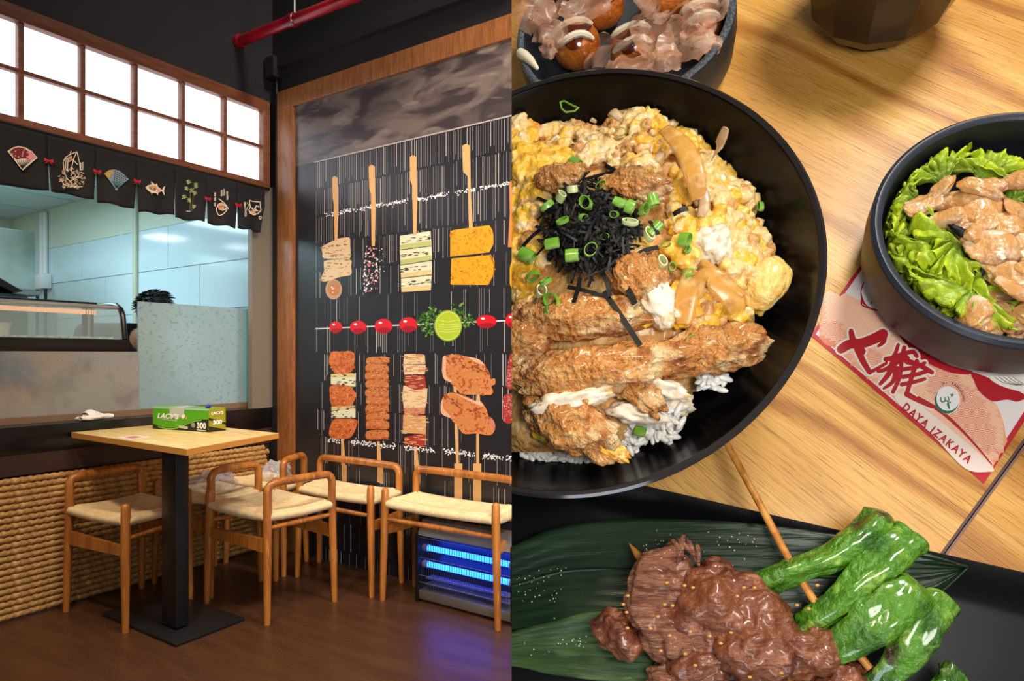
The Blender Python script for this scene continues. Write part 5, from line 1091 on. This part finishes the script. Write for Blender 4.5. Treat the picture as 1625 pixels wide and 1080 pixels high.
# fried chicken
def chunk(p0, p1, r, dz, name, label, cat, m, kind='crust', group=None, n=5, seed=0, flat=.75):
    a_, c_ = tp(*p0, 5.6+dz), tp(*p1, 5.6+dz); L_ = (c_-a_).length; d = (c_-a_); rz = math.atan2(d.y, d.x); R_ = r*PXC
    b = MB(); mid = a_.lerp(c_, .5); put(b, kind, seed, RM(mid, (L_/2+R_*.75, R_*.95, R_*flat), rz), 5)
    bm = bmesh.new(); 
    for q in b.v:
        nn = .11*R_*mnoise.noise(q*2.3+Vector((seed, 0, 0)))+.16*R_*abs(mnoise.noise(q*1.1+Vector((0, seed, 0)))); q += (q-mid).normalized()*nn
    bm.free(); o = b.build(name, m, None, auto=0, org=tuple(mid)); return ttag(o, label, cat, group)
CH = [((835, 595), (1070, 578), 40, .75, 'long fried chicken piece lying across the front of the bowl'), ((1085, 556), (1185, 548), 34, .35, 'fried chicken tip pointing right at the edge of the heap'), ((862, 640), (945, 690), 46, .2, 'crusty fried chicken piece at the lower left of the bowl'), ((830, 505), (1015, 500), 36, .95, 'fried chicken strip just below the seaweed'),
      ((868, 285), (905, 278), 26, 1.15, 'small fried chicken piece above the seaweed, left'), ((975, 292), (1040, 300), 30, 1.2, 'fried chicken piece above the seaweed, right'), ((1000, 425), (1030, 455), 40, 1.1, 'fried chicken piece right of the seaweed under white egg'), ((800, 560), (840, 540), 40, .7, 'fried chicken piece at the left border of the bowl'), ((985, 575), (1035, 640), 26, .55, 'crisp fried bit hanging over the rice')]
for i, (p0, p1, r, dz, lb) in enumerate(CH): chunk(p0, p1, r, dz, 'fried_chicken', lb, 'chicken', M_crust, 'crust', 'fried chicken in the large bowl', seed=i)
o = chunk((945, 700), (985, 722), 15, .1, 'egg_piece', 'yellow curl of fried egg hanging from the chicken at the front', 'egg', mat('egg_gold', (236, 168, 56), .35, mix=[((206, 124, 40), 1.4, .5, .7), ((246, 206, 120), 2.5, .58, .7)], coat=.3), 'curd', 'egg pieces in the large bowl', seed=3)
# rice
b = MB(); un = unit_blob('grain', 0, 2)
for (x0, y0, sx, sy, n) in ((1005, 670, 42, 26, 150), (1045, 655, 30, 30, 90), (985, 700, 20, 18, 50), (850, 712, 22, 14, 60), (905, 725, 60, 8, 70), (1130, 600, 20, 12, 30), (1065, 690, 12, 10, 12), (1015, 640, 50, 20, 60)):
    for _ in range(n):
        x, y = x0+rf.gauss(0, .55)*sx, y0+rf.gauss(0, .55)*sy
        z = 4.9-.010*max(0, y-640)*2.2+rf.uniform(-.25, .3); put(b, 'grain', 0, RM(tp(x, y, z), (.36, .13, .12), rf.uniform(0, 6.28), 0, rf.uniform(-.7, .7)), 2)
o = b.build('rice', M_rice, None, auto=0, org=(1, -6, 3)); tagit(ttag(o, 'white steamed rice showing at the front of the large bowl', 'rice'), kind='stuff')
# onion slices
def ribbon(pts, w0, name, label, cat, m, thick=.10, group=None, bend=.06):
    P_ = [tp(x, y, z-.12) for x, y, z in pts]; n = len(P_); S_ = []
    for i in range(n-1):
        p0, p1, p2, p3 = [P_[max(0, min(n-1, i+j))] for j in (-1, 0, 1, 2)]
        for s_ in range(6): t = s_/6; S_.append(.5*((2*p1)+(p2-p0)*t+(2*p0-5*p1+4*p2-p3)*t*t+(3*p1-p0-3*p2+p3)*t**3))
    S_.append(P_[-1]); m_ = len(S_); b = MB(); nv = 6
    def fn(u, v):
        i = min(int(u*(m_-1)), m_-2); f = u*(m_-1)-i; p = S_[i].lerp(S_[i+1], f); d = (S_[i+1]-S_[i]).normalized(); s_ = Vector((d.y, -d.x, 0)).normalized()
        w_ = w0*PXC*(.35+.65*math.sin(PI*min(1, max(0, .06+u*.9)))**.6); return p+s_*(v-.5)*w_+Vector((0, 0, bend*(1-(2*v-1)**2)))
    b.grid(fn, m_*2, nv); o = b.build(name, m, None, auto=0, org=tuple(P_[n//2])); o.modifiers.new('thick', 'SOLIDIFY').thickness = thick; return ttag(o, label, cat, group)
M_on = mat('cooked_onion', (224, 164, 76), .24, coat=.3, alpha=.58, mix=[((240, 206, 140), 1.6, .5, .7), ((196, 124, 46), 1.2, .56, .7)])
M_on2 = mat('pale_onion', (196, 160, 116), .28, coat=.4, mix=[((226, 204, 168), 1.5, .5, .7)])
for i, (pts, w_, m_, lb) in enumerate((([(1055, 205, 6.6), (1085, 235, 7.1), (1102, 275, 7.2), (1108, 318, 6.9)], 34, M_on, 'amber onion slice curving down the upper right of the heap'), ([(1085, 515, 6.6), (1090, 470, 7.0), (1100, 430, 7.2)], 32, M_on, 'amber onion slice below the white egg lump'), ([(1100, 470, 6.9), (1125, 440, 7.3), (1160, 470, 7.0), (1170, 495, 6.6)], 36, M_on, 'broad translucent onion slice beside the yellow egg lump'),
                               ([(1132, 252, 5.6), (1142, 230, 6.6), (1153, 203, 7.3)], 17, M_on2, 'brownish onion tip standing up at the right of the heap'), ([(1115, 300, 6.9), (1118, 322, 6.9), (1112, 345, 6.8)], 15, M_on2, 'pale onion sliver under the amber slice'), ([(1115, 415, 7.0), (1150, 445, 7.1), (1180, 470, 6.9)], 14, M_on, 'thin onion strip running to the yellow egg lump'), ([(970, 185, 5.8), (972, 178, 6.2), (985, 190, 6.3)], 16, M_on2, 'small brown onion end at the top of the heap'))): ribbon(pts, w_, 'onion_slice', lb, 'onion', m_, .06, 'onion slices in the large bowl')
# seaweed
M_nori = mat('nori', (10, 12, 14), .5, mix=[((22, 27, 34), 3, .6, .75)], spec=.3)
b = MB()
def strip(x0, y0, x1, y1, w_, z0, z1, sag=.15):
    a_, c_ = tp(x0, y0, z0), tp(x1, y1, z1); d = (c_-a_).normalized(); s_ = d.cross(Vector((rf.uniform(-.4, .4), rf.uniform(-.4, .4), 1))).normalized()*w_*PXC/2; k = rf.uniform(-.2, .2)
    pts = [a_.lerp(c_, t)+Vector((0, 0, sag*math.sin(PI*t)))+s_*4*k*math.sin(PI*t) for t in (0, .25, .5, .75, 1)]
    b.add([p+s_ for p in pts]+[p-s_ for p in pts], [(i, i+1, 6+i, 5+i) for i in range(4)])
for _ in range(520):
    r_ = rf.random()**.65; a = rf.uniform(0, 6.28); x, y = 938+r_*76*math.cos(a), 362+r_*74*math.sin(a)
    an = rf.uniform(0, 6.28); l = rf.uniform(8, 24); z = hs(x, y)+.55+.7*(1-r_)*rf.random()
    strip(x-l*math.cos(an), y-l*math.sin(an), x+l*math.cos(an), y+l*math.sin(an), rf.uniform(2.5, 5), z, z+rf.uniform(-.3, .5))
for (x0, y0, x1, y1, w_) in ((958, 462, 1016, 548, 8), (985, 445, 1008, 482, 9), (965, 395, 1000, 425, 7), (925, 285, 1005, 268, 8), (960, 262, 1008, 285, 7), (850, 358, 880, 380, 6), (830, 390, 860, 362, 6), (1005, 408, 1045, 392, 7), (900, 455, 960, 470, 6), (920, 440, 910, 480, 7), (1045, 372, 1030, 350, 6), (1068, 340, 1092, 330, 8), (955, 430, 968, 470, 7)):
    z = max(hs(x0, y0), hs(x1, y1))+.75; strip(x0, y0, x1, y1, w_, z, z, .1)
o = b.build('seaweed_shreds', M_nori, None, False, org=(1, 1, 6.5)); o.modifiers.new('thick', 'SOLIDIFY').thickness = .03; tagit(ttag(o, 'tangle of black shredded seaweed on top of the egg', 'seaweed'), kind='stuff')
# spring onion rings
M_sg = mat('spring_green', (112, 168, 52), .3, mix=[((176, 208, 112), .5, .48, .62), ((62, 122, 30), .8, .55, .7)], coat=.4); M_sp = mat('spring_pale', (206, 218, 160), .3, coat=.4)
CLK = ['twelve', 'one', 'two', 'three', 'four', 'five', 'six', 'seven', 'eight', 'nine', 'ten', 'eleven']
def clock(x, y, cx_, cy_): return CLK[round(math.atan2(x-cx_, cy_-y)/(PI/6)) % 12]+" o'clock"
LAB = {}
def late(o, lb, x): LAB.setdefault(lb, []).append((x, o))
RG = [(985, 209, 14, .5, 'g'), (912, 258, 13, 1.2, 'g'), (905, 276, 17, .3, 'g'), (868, 326, 15, .9, 'g'), (893, 350, 15, .4, 'g'), (930, 322, 17, .3, 'g'), (953, 294, 13, .35, 'g'), (937, 396, 14, .3, 'g'), (908, 405, 14, 1.3, 'g'), (846, 438, 16, .9, 'g'), (866, 446, 14, .7, 'g'), (876, 478, 20, .35, 'g'), (874, 494, 17, .8, 'g'), (1000, 352, 16, .5, 'p'), (1022, 332, 14, .7, 'g'), (1000, 328, 13, 1.2, 'g'), (1036, 318, 12, 1.2, 'g'), (1040, 362, 12, 1.2, 'g'), (1030, 372, 15, .5, 'p'), (1056, 388, 9, .6, 'g'), (1087, 380, 13, 1.1, 'g'), (1092, 396, 9, .5, 'g'), (1050, 416, 15, .4, 'p'), (1066, 424, 9, .3, 'g'), (1028, 450, 16, 1.4, 'g'), (1095, 438, 14, 1.1, 'g'), (1097, 541, 16, .35, 'g'), (1207, 327, 12, 1.0, 'g'), (836, 405, 14, 1.4, 'g'), (876, 386, 13, 1.4, 'g'), (908, 300, 12, .8, 'p'), (960, 375, 10, .4, 'g'), (985, 322, 12, 1.2, 'g'), (858, 462, 12, .5, 'p'), (925, 345, 10, .9, 'g'), (1016, 684, 10, 1.2, 'g'), (890, 312, 12, .6, 'p'), (975, 340, 10, .5, 'g')]
WHERE = ['on the egg', 'near the seaweed', 'beside the chicken']
for i, (x, y, r, tilt, k) in enumerate(RG):
    z = (hs(x, y)+.75) if inside((x, y), heap) else 4.2
    if 860 < x < 1030 and 280 < y < 450: z += .45
    if (x, y) == (1207, 327): z = 4.6
    if (x, y) == (1016, 684): z = 4.7
    R_ = r*PXC*rf.uniform(.68, .92); hgt = rf.uniform(.16, .34) if tilt > 1 else rf.uniform(.08, .2); b = MB(); w_ = .26 if k == 'p' else .17
    b.lathe([(R_*.93, -hgt), (R_, 0), (R_*.95, hgt), (R_*(1-w_), hgt), (R_*(.97-w_), 0), (R_*(1-w_), -hgt), (R_*.93, -hgt)], 18); b.f = b.f[:-2]
    M_ = Matrix.Translation(tp(x, y, z)) @ Matrix.Rotation(rf.uniform(0, 6.28), 4, 'Z') @ Matrix.Rotation(tilt*1.15, 4, 'X') @ Matrix.Diagonal((1, rf.uniform(.5, .85), 1, 1)); c0 = tp(x, y, z)
    b.v = [M_ @ q for q in b.v]; o = b.build('spring_onion', M_sg if k == 'g' else M_sp, None, auto=50, org=tuple(c0))
    dd_ = math.hypot(x-938, y-362); ttag(o, 'x', 'spring onion', 'spring onion rings'); late(o, '%s onion ring at %s of the seaweed, %s' % ('green' if k == 'g' else 'pale', clock(x, y, 938, 362), 'on it' if dd_ < 62 else ('beside it' if dd_ < 112 else 'far off')), x)
b = MB(); b.tube([tp(x, y, 5.0) for x, y in ((889, 162), (895, 160), (910, 168), (918, 171), (912, 176), (898, 178), (891, 172), (889, 162))], .05, 6); o = b.build('spring_onion', M_sg, None, org=tuple(tp(903, 169, 5))); ttag(o, 'thin loop of spring onion stuck to the bare back wall of the large bowl', 'spring onion')

# ---- octopus balls with bonito flakes
M_ball = mat('octopus_ball', (204, 116, 38), .3, mix=[((160, 74, 20), .9, .45, .65), ((226, 156, 76), 1.6, .58, .72)], coat=.5, bump=(3, .25, (1, 1, 1), .08))
M_sauce = mat('brown_sauce', (96, 34, 12), .12, coat=.8); M_mayo = mat('mayo', (238, 226, 198), .35)
for i, (x, y, r, lb) in enumerate(((915, 72, 42, 'octopus ball at the left of the speckled bowl with mayonnaise stripes'), (1005, 78, 40, 'octopus ball in the middle of the speckled bowl under the flakes'), (1112, 40, 38, 'octopus ball at the right of the speckled bowl'), (955, 10, 40, 'octopus ball at the back left of the speckled bowl'), (1060, -5, 40, 'octopus ball at the back right of the speckled bowl'))):
    R_ = r*.0335; c_ = tp(x, y, 1.9); t_ = tthing('octopus_ball', lb, 'octopus ball', tuple(c_), 'octopus balls')
    b = MB(); put(b, 'soft', i, RM(c_, (R_, R_, R_*.95)), 4); 
    b.v = [c_+(q-c_).normalized()*(R_*(.86+.14*(q-c_).length/R_)) for q in b.v]; b.build('ball', M_ball, t_, auto=0)
    b = MB()
    def cap(u, v): 
        th = v*(.75+.16*math.sin(u*6.28*3+i)); ph = u*6.28; d = Vector((math.sin(th)*math.cos(ph), math.sin(th)*math.sin(ph)-.12, math.cos(th))).normalized(); return c_+d*R_*1.035
    b.grid(cap, 30, 8); b.build('sauce', M_sauce, t_, auto=0)
    for k in (-1, 1):
        if i in (3,): continue
        P_ = []
        for s_ in range(11): t = -1+s_*.2; d = Vector((t*.75, k*.33-.1+.05*math.sin(t*3), 0)); d.z = math.sqrt(max(.05, 1-d.x**2-d.y**2)); P_.append(c_+d*R_*1.06)
        MB().tube(P_, [.11, .19, .22, .2, .22, .2, .22, .2, .21, .18, .1], 8).build('mayonnaise', M_mayo, t_)
M_bon = mat('bonito', (214, 160, 126), .32, alpha=.46, coat=.2, mix=[((236, 206, 184), 1.2, .48, .7), ((176, 100, 68), 1.6, .54, .72, (1, 3, 1))])
BF = [((850, 20), 52, 34, .6, .5), ((870, 50), 40, 26, -.5, .7), ((985, 62), 46, 66, .15, .9), ((1035, 60), 40, 40, .5, .6), ((1088, 62), 62, 44, -.5, .35), ((1075, 20), 50, 36, -.3, .5), ((960, 85), 40, 48, .9, .6), ((1112, 62), 44, 20, -.75, .4), ((1010, 30), 44, 46, 1.1, .8), ((930, 10), 60, 28, .1, .4), ((1120, 10), 50, 30, -.4, .5), ((895, 5), 46, 30, .4, .6), ((1055, 95), 34, 26, .2, .5), ((870, 75), 26, 18, .9, .9), ((1000, 105), 50, 20, .1, .4), ((1030, 8), 40, 40, -1.0, .8)]
for i, ((x, y), w_, h_, rz, tl) in enumerate(BF):
    c_ = tp(x, y, 3.7+.5*rf.random()); W_, H_ = w_*.026, h_*.026; M_ = Matrix.Translation(c_) @ Matrix.Rotation(rz, 4, 'Z') @ Matrix.Rotation(tl*rf.choice([-1, 1]), 4, 'X')
    def fn(u, v):
        x_, y_ = (u-.5)*W_*2, (v-.5)*H_*2; k = 1-.45*abs(2*v-1)*(.5+.5*mnoise.noise(Vector((u*3, i, 0)))); x_ *= k+.12*mnoise.noise(Vector((v*5, i*3, 1)))
        return M_ @ Vector((x_, y_+.25*mnoise.noise(Vector((u*4, i, 5))), .35*math.sin(u*4+i)+.45*mnoise.noise(Vector((u*2.2, v*2.2, i*1.7)))))
    o = MB().grid(fn, 14, 14).build('bonito_flake', M_bon, None, auto=0, org=tuple(c_)); ttag(o, 'x', 'bonito flake', 'bonito flakes'); late(o, 'bonito flake on the octopus balls at %s, %s' % (clock(x, y, 1000, 50), 'near the rim' if math.hypot(x-1000, (y-50)*1.5) > 95 else 'near the middle'), x)

# ---- salad bowl
M_let = mat('lettuce', (130, 190, 40), .32, attr='Col', coat=.25, bump=(3, .3, (1, 1, 1), .08))
def lettuce(x, y, ang, W_, L_, sd, z, lb):
    c_ = tp(x, y, z); b = MB(); n1, n2 = 150, 26; ca, sa = math.cos(ang), math.sin(ang); vs = []
    for i in range(n1+1):
        for j in range(n2+1):
            u, v = -1+2*i/n1, j/n2; fan_ = u*1.15*(.45+.55*v); r = L_*(.12+v*(.88+.10*math.sin(u*5+sd)+.10*mnoise.noise(Vector((u*4, sd, 0)))))
            ru = v**1.6; wv = math.sin(u*21+sd*2+2.5*mnoise.noise(Vector((u*3, v, sd))))*.34*ru+.26*ru*math.sin(u*43+sd)*v+.17*v**4*math.sin(u*88+sd*3)+.2*mnoise.noise(Vector((u*7, v*5, sd)))
            lx = r*math.cos(fan_)+.22*ru*math.cos(u*30+sd); ly = r*math.sin(fan_)*W_/L_*1.3+.25*ru*math.sin(u*26+sd)+.12*v**4*math.cos(u*88+sd*3); lz = .9*math.sin(v*2.2)*.9+wv*1.15-.5*v*v
            q_ = c_+Vector((lx*ca-ly*sa, lx*sa+ly*ca, lz)); d_ = Vector((q_.x-18.05, q_.y+.25, 0)); R0 = 4.55 if q_.z < 3.9 else 4.75
            if d_.length > R0: k_ = (R0-.10*math.sin(u*30))/d_.length; q_ = Vector((18.05+d_.x*k_, -.25+d_.y*k_, q_.z+.25*(d_.length-R0)))
            vs.append(q_)
            t = v**1.2; q = (150+40*t+rf.uniform(-10, 10), 188+22*t+rf.uniform(-8, 8), 70-30*t); q = tuple(min(255, s_*(.86+.22*ru*(.5+.5*math.sin(u*21+sd*2)))) for s_ in q); b.c.append(rgb(*q))
    b.col = None; k = len(b.c); b.v = vs; b.f = [(i*(n2+1)+j, (i+1)*(n2+1)+j, (i+1)*(n2+1)+j+1, i*(n2+1)+j+1) for i in range(n1) for j in range(n2)]
    o = b.build('lettuce_leaf', M_let, None, auto=0, org=tuple(c_)); o.modifiers.new('thick', 'SOLIDIFY').thickness = .035; return ttag(o, lb, 'lettuce', 'frilly lettuce leaves')
for a in ((1500, 300, 2.0, 1.5, 1.5, 1, 2.6, 'frilly green lettuce leaf at the back left of the navy bowl'), (1560, 300, 1.3, 1.6, 1.4, 2, 2.4, 'frilly green lettuce leaf at the back of the navy bowl'), (1465, 330, 2.8, 1.5, 1.5, 3, 2.6, 'frilly green lettuce leaf on the upper left of the navy bowl'), (1465, 390, 3.2, 1.6, 1.5, 4, 2.5, 'frilly green lettuce leaf against the left wall of the navy bowl'),
          (1480, 430, 3.7, 1.5, 1.7, 5, 2.5, 'frilly green lettuce leaf at the lower left of the navy bowl'), (1505, 395, 3.9, 1.5, 1.5, 6, 3.1, 'frilly green lettuce leaf lying on top at the middle of the navy bowl'), (1520, 440, 4.3, 1.6, 1.6, 7, 2.8, 'frilly green lettuce leaf above the front meat of the navy bowl'), (1530, 385, 3.4, 1.7, 1.7, 11, 3.2, 'frilly green lettuce leaf under the central meat of the navy bowl'), (1545, 455, 3.9, 1.9, 1.9, 12, 3.3, 'large frilly lettuce leaf spread over the left half of the navy bowl'), (1565, 415, 3.3, 2.0, 2.1, 14, 2.9, 'broad frilly lettuce leaf lying under the central pork of the navy bowl'), (1560, 470, 4.6, 1.5, 1.7, 13, 2.6, 'frilly lettuce leaf pointing to the front of the navy bowl'), (1545, 440, 4.9, 1.4, 1.5, 8, 2.5, 'frilly green lettuce leaf toward the front of the navy bowl'), (1600, 330, .9, 1.4, 1.4, 9, 2.4, 'frilly green lettuce leaf at the back right of the navy bowl')): lettuce(*a)
M_pork = mat('sauced_pork', (212, 156, 92), .2, mix=[((186, 112, 54), .9, .47, .62), ((232, 200, 158), 1.3, .48, .64), ((126, 62, 24), .8, .58, .70)], coat=.7, bump=(2.4, .35, (1, 1, 1), .1))
PK = [(1580, 360, 30, 20, .2), (1605, 440, 26, 18, .3), (1560, 340, 26, 20, -.3), (1570, 470, 20, 16, .5), (1622, 455, 24, 18, .2), (1465, 322, 24, 14, -.2), (1492, 300, 18, 10, -.7), (1530, 322, 46, 13, .35), (1560, 305, 30, 11, .5), (1585, 330, 26, 22, -.8), (1595, 360, 24, 12, -1.1), (1545, 355, 26, 16, .1), (1500, 345, 18, 12, .2), (1575, 395, 30, 20, .4), (1612, 400, 22, 18, -.3), (1550, 375, 18, 14, -.5), (1590, 430, 26, 14, .8), (1620, 330, 18, 20, .2), (1600, 460, 20, 14, -.2), (1618, 285, 18, 12, .1), (1545, 500, 18, 22, 1.0), (1565, 520, 24, 16, -.4), (1600, 505, 20, 20, .3), (1618, 520, 16, 16, 0), (1575, 290, 16, 10, .5), (1530, 345, 16, 10, -.8), (1640, 360, 24, 20, .5), (1645, 430, 26, 20, .1), (1640, 500, 24, 18, -.2), (1690, 400, 26, 20, .3), (1700, 470, 24, 18, -.4), (1680, 340, 24, 16, .6)]
for i, (x, y, rx, ry, rz) in enumerate(PK):
    z = 3.9 if y < 460 else 3.3
    c_ = tp(x, y, z+rf.uniform(-.2, .4)); b = MB(); put(b, 'meat', i % 9, RM(c_, (rx*.032, ry*.032, .26), -rz, rf.uniform(-.4, .4), rf.uniform(-.35, .35)), 4)
    for q in b.v: q.z += .25*math.sin((q.x-c_.x)*2.2+i)
    o = ttag(b.build('pork_slice', M_pork, None, auto=0, org=tuple(c_)), 'x', 'pork', 'sauced pork slices'); late(o, 'pork slice at %s in the navy bowl, %s' % (clock(x, y, 1570, 390), 'central' if math.hypot(x-1570, y-390) < 50 else ('halfway out' if math.hypot(x-1570, y-390) < 95 else 'near the rim')), x)
b = MB(); put(b, 'crust', 2, RM(tp(1527, 370, 4.2), (.62, .17, .14), 1.0+.9*-2.1), 3); ttag(b.build('seaweed_curl', M_nori, None, auto=0, org=tuple(tp(1527, 370, 4.2))), 'small black seaweed curl on the pork in the navy bowl', 'seaweed')

# ---- meat skewer
M_meat = mat('grilled_meat', (124, 70, 44), .27, mix=[((104, 54, 38), .7, .45, .62), ((178, 118, 88), 1.0, .55, .72, (1, 2.2, 1)), ((66, 28, 18), .6, .60, .72)], bump=(2.6, .45, (1, 2.0, 1), .10), coat=.5)
M_meatp = mat('grilled_meat_cut', (174, 116, 88), .38, mix=[((120, 70, 52), 1.1, .46, .64, (.5, 3, 1)), ((192, 144, 118), 1.6, .56, .72, (.5, 3, 1))], bump=(2.6, .8, (.5, 4, 1), .16), coat=.2)
M_bam = mat('bamboo_stick', (206, 142, 62), .45, mix=[((176, 108, 40), 2, .45, .65, (1, 1, .2))])
ms = tthing('meat_skewer', 'skewer of browned grilled meat chunks on the bamboo leaves', 'skewer', tuple(tp(1130, 980, 2)))
MB().tube([tp(999, 862, 2.4), tp(1012, 880, 2.6), tp(1028, 902, 2.8), tp(1150, 1010, 3.0), tp(1300, 1120, 3.0)], [.03, .16, .2, .2, .2], 10).build('stick', M_bam, ms)
PM = .0246
def mchunk(x, y, rx, ry, rz, z, sd, m, hz=1.1, sub=5, rough=.16):
    c_ = tp(x, y, z); b = MB(); put(b, 'meat', sd, RM(c_, (rx*PM*.95, ry*PM*.95, hz), rz), sub)
    for q in b.v:
        d = (q-c_); nn = rough*(1.2*mnoise.noise(q*.8+Vector((sd, 0, 0)))+.45*mnoise.noise(q*1.9)+.13*mnoise.noise(q*4.0)); q += d.normalized()*nn*2.0
    return b.build('meat_chunk', m, ms, auto=0)
for a in ((1046, 938, 52, 84, -.55, 3.0, 1, M_meatp, 1.0), (982, 1008, 36, 44, .5, 2.6, 2, M_meat, .9), (1070, 1010, 46, 60, -.4, 2.8, 7, M_meatp, .9), (1135, 965, 62, 74, -.6, 3.2, 3, M_meat, 1.15), (1195, 1010, 62, 66, -.2, 3.4, 4, M_meat, 1.25), (1130, 1050, 70, 40, .1, 2.8, 5, M_meat, 1.0), (1062, 1075, 46, 32, .2, 2.5, 8, M_meatp, .8), (1285, 1040, 46, 36, .5, 2.9, 6, M_meat, 1.0), (1340, 1080, 40, 30, .2, 2.8, 0, M_meat, .9)): mchunk(*a)
b = MB(); put(b, 'curd', 0, RM(tp(1080, 872, 3.6), (.5, .16, .12), 1.2), 3)
for x, y, a in ((1076, 868, 2.1), (1098, 872, 1.8), (1108, 880, 1.5), (1088, 866, 2.3)): put(b, 'curd', 1, RM(tp(x, y, 3.6), (.42, .10, .10), a), 3)
b.build('torn_fibres', M_meatp, ms, auto=0)
b = MB()
for _ in range(34):
    x, y = rf.uniform(980, 1300), rf.uniform(920, 1075); b.blob(tp(x, y, 4.2), (.09, .06, .05), 1, 0, sub=1)
tagit(b.build('spice_specks', mat('spice', (206, 150, 76), .5), ms, auto=0), kind='stuff')
# ---- green pepper skewer
M_pep = mat('green_pepper', (84, 140, 32), .24, mix=[((48, 98, 22), .8, .45, .62), ((146, 186, 66), 1.2, .56, .70), ((62, 38, 24), .55, .59, .68)], coat=.8, bump=(2.6, .55, (1, 1, 1), .12))
ps = tthing('pepper_skewer', 'bamboo skewer threaded through blistered green peppers', 'skewer', tuple(tp(1340, 930, 2)))
MB().tube([tp(1128, 655, 1.6), tp(1157, 710, 2.0), tp(1205, 798, 2.6), tp(1248, 880, 3.1), tp(1290, 950, 3.1), tp(1380, 1060, 3.0)], [.15, .15, .15, .15, .15, .15], 10).build('stick', M_bam, ps)
def pepper(pts, r, sd, z=3.0):
    P_ = [tp(x, y, zz) for x, y, zz in pts]; n = len(P_); S_ = []
    for i in range(n-1):
        p0, p1, p2, p3 = [P_[max(0, min(n-1, i+j))] for j in (-1, 0, 1, 2)]
        for s_ in range(14): t = s_/14; S_.append(.5*((2*p1)+(p2-p0)*t+(2*p0-5*p1+4*p2-p3)*t*t+(3*p1-p0-3*p2+p3)*t**3))
    S_.append(P_[-1]); m_ = len(S_); na = 36; vs = []; R_ = r*PM*.76
    for i, p in enumerate(S_):
        t = i/(m_-1); d = (S_[min(i+1, m_-1)]-S_[max(i-1, 0)]).normalized(); s_ = d.cross(Vector((0, 0, 1))).normalized(); up = s_.cross(d)
        pr_ = (min(1, t/.06+.02))**.5*(min(1, (1-t)/.09+.02))**.5*(.72+.38*t+.06*math.sin(t*9+sd))
        for j in range(na):
            a = 2*PI*j/na; lob = 1+.17*math.cos(3*a+sd+t*1.2)+.20*mnoise.noise(Vector((math.cos(a)*1.4, math.sin(a)*1.4, t*7+sd*3)))+.08*mnoise.noise(Vector((math.cos(a)*4, math.sin(a)*4, t*16+sd)))
            vs.append(p+(s_*math.cos(a)+up*math.sin(a)*.8)*R_*pr_*lob)
    b = MB(); b.add(vs, [(i*na+j, i*na+(j+1) % na, (i+1)*na+(j+1) % na, (i+1)*na+j) for i in range(m_-1) for j in range(na)]+[tuple(range(na))[::-1], tuple(range((m_-1)*na, m_*na))])
    b.build('pepper', M_pep, ps, auto=0)
pepper([(1178, 940, 2.6), (1240, 912, 3.2), (1320, 884, 3.4), (1370, 852, 3.3), (1408, 816, 3.0)], 31, 1)
pepper([(1268, 1000, 2.6), (1320, 965, 3.4), (1375, 915, 3.6), (1425, 872, 3.4), (1452, 850, 3.0)], 34, 2)
pepper([(1310, 1040, 2.8), (1360, 1010, 3.6), (1415, 965, 3.7), (1455, 928, 3.2)], 40, 3)
pepper([(1385, 1095, 2.8), (1430, 1045, 3.4), (1470, 990, 3.5), (1498, 945, 3.0)], 30, 4)
pepper([(1480, 1110, 2.2), (1500, 1085, 2.4), (1515, 1062, 2.2)], 24, 5)

for lb, L_ in LAB.items():
    L_.sort(key=lambda q: q[0])
    for i, (x, o) in enumerate(L_):
        o['label'] = lb if len(L_) == 1 else lb+(', left one' if i == 0 else ', right one') if len(L_) == 2 else lb+(', rightmost' if i == len(L_)-1 else (', leftmost', ', second from left', ', third from left', ', fourth from left')[min(i, 3)])
# ------------------------------------------------------------------ finish: stand the table set in place, drop helper props
for o in TSET: o.matrix_world = T @ Matrix.Translation(o.location)
for o in bpy.data.objects:
    if '_o' in o: del o['_o']
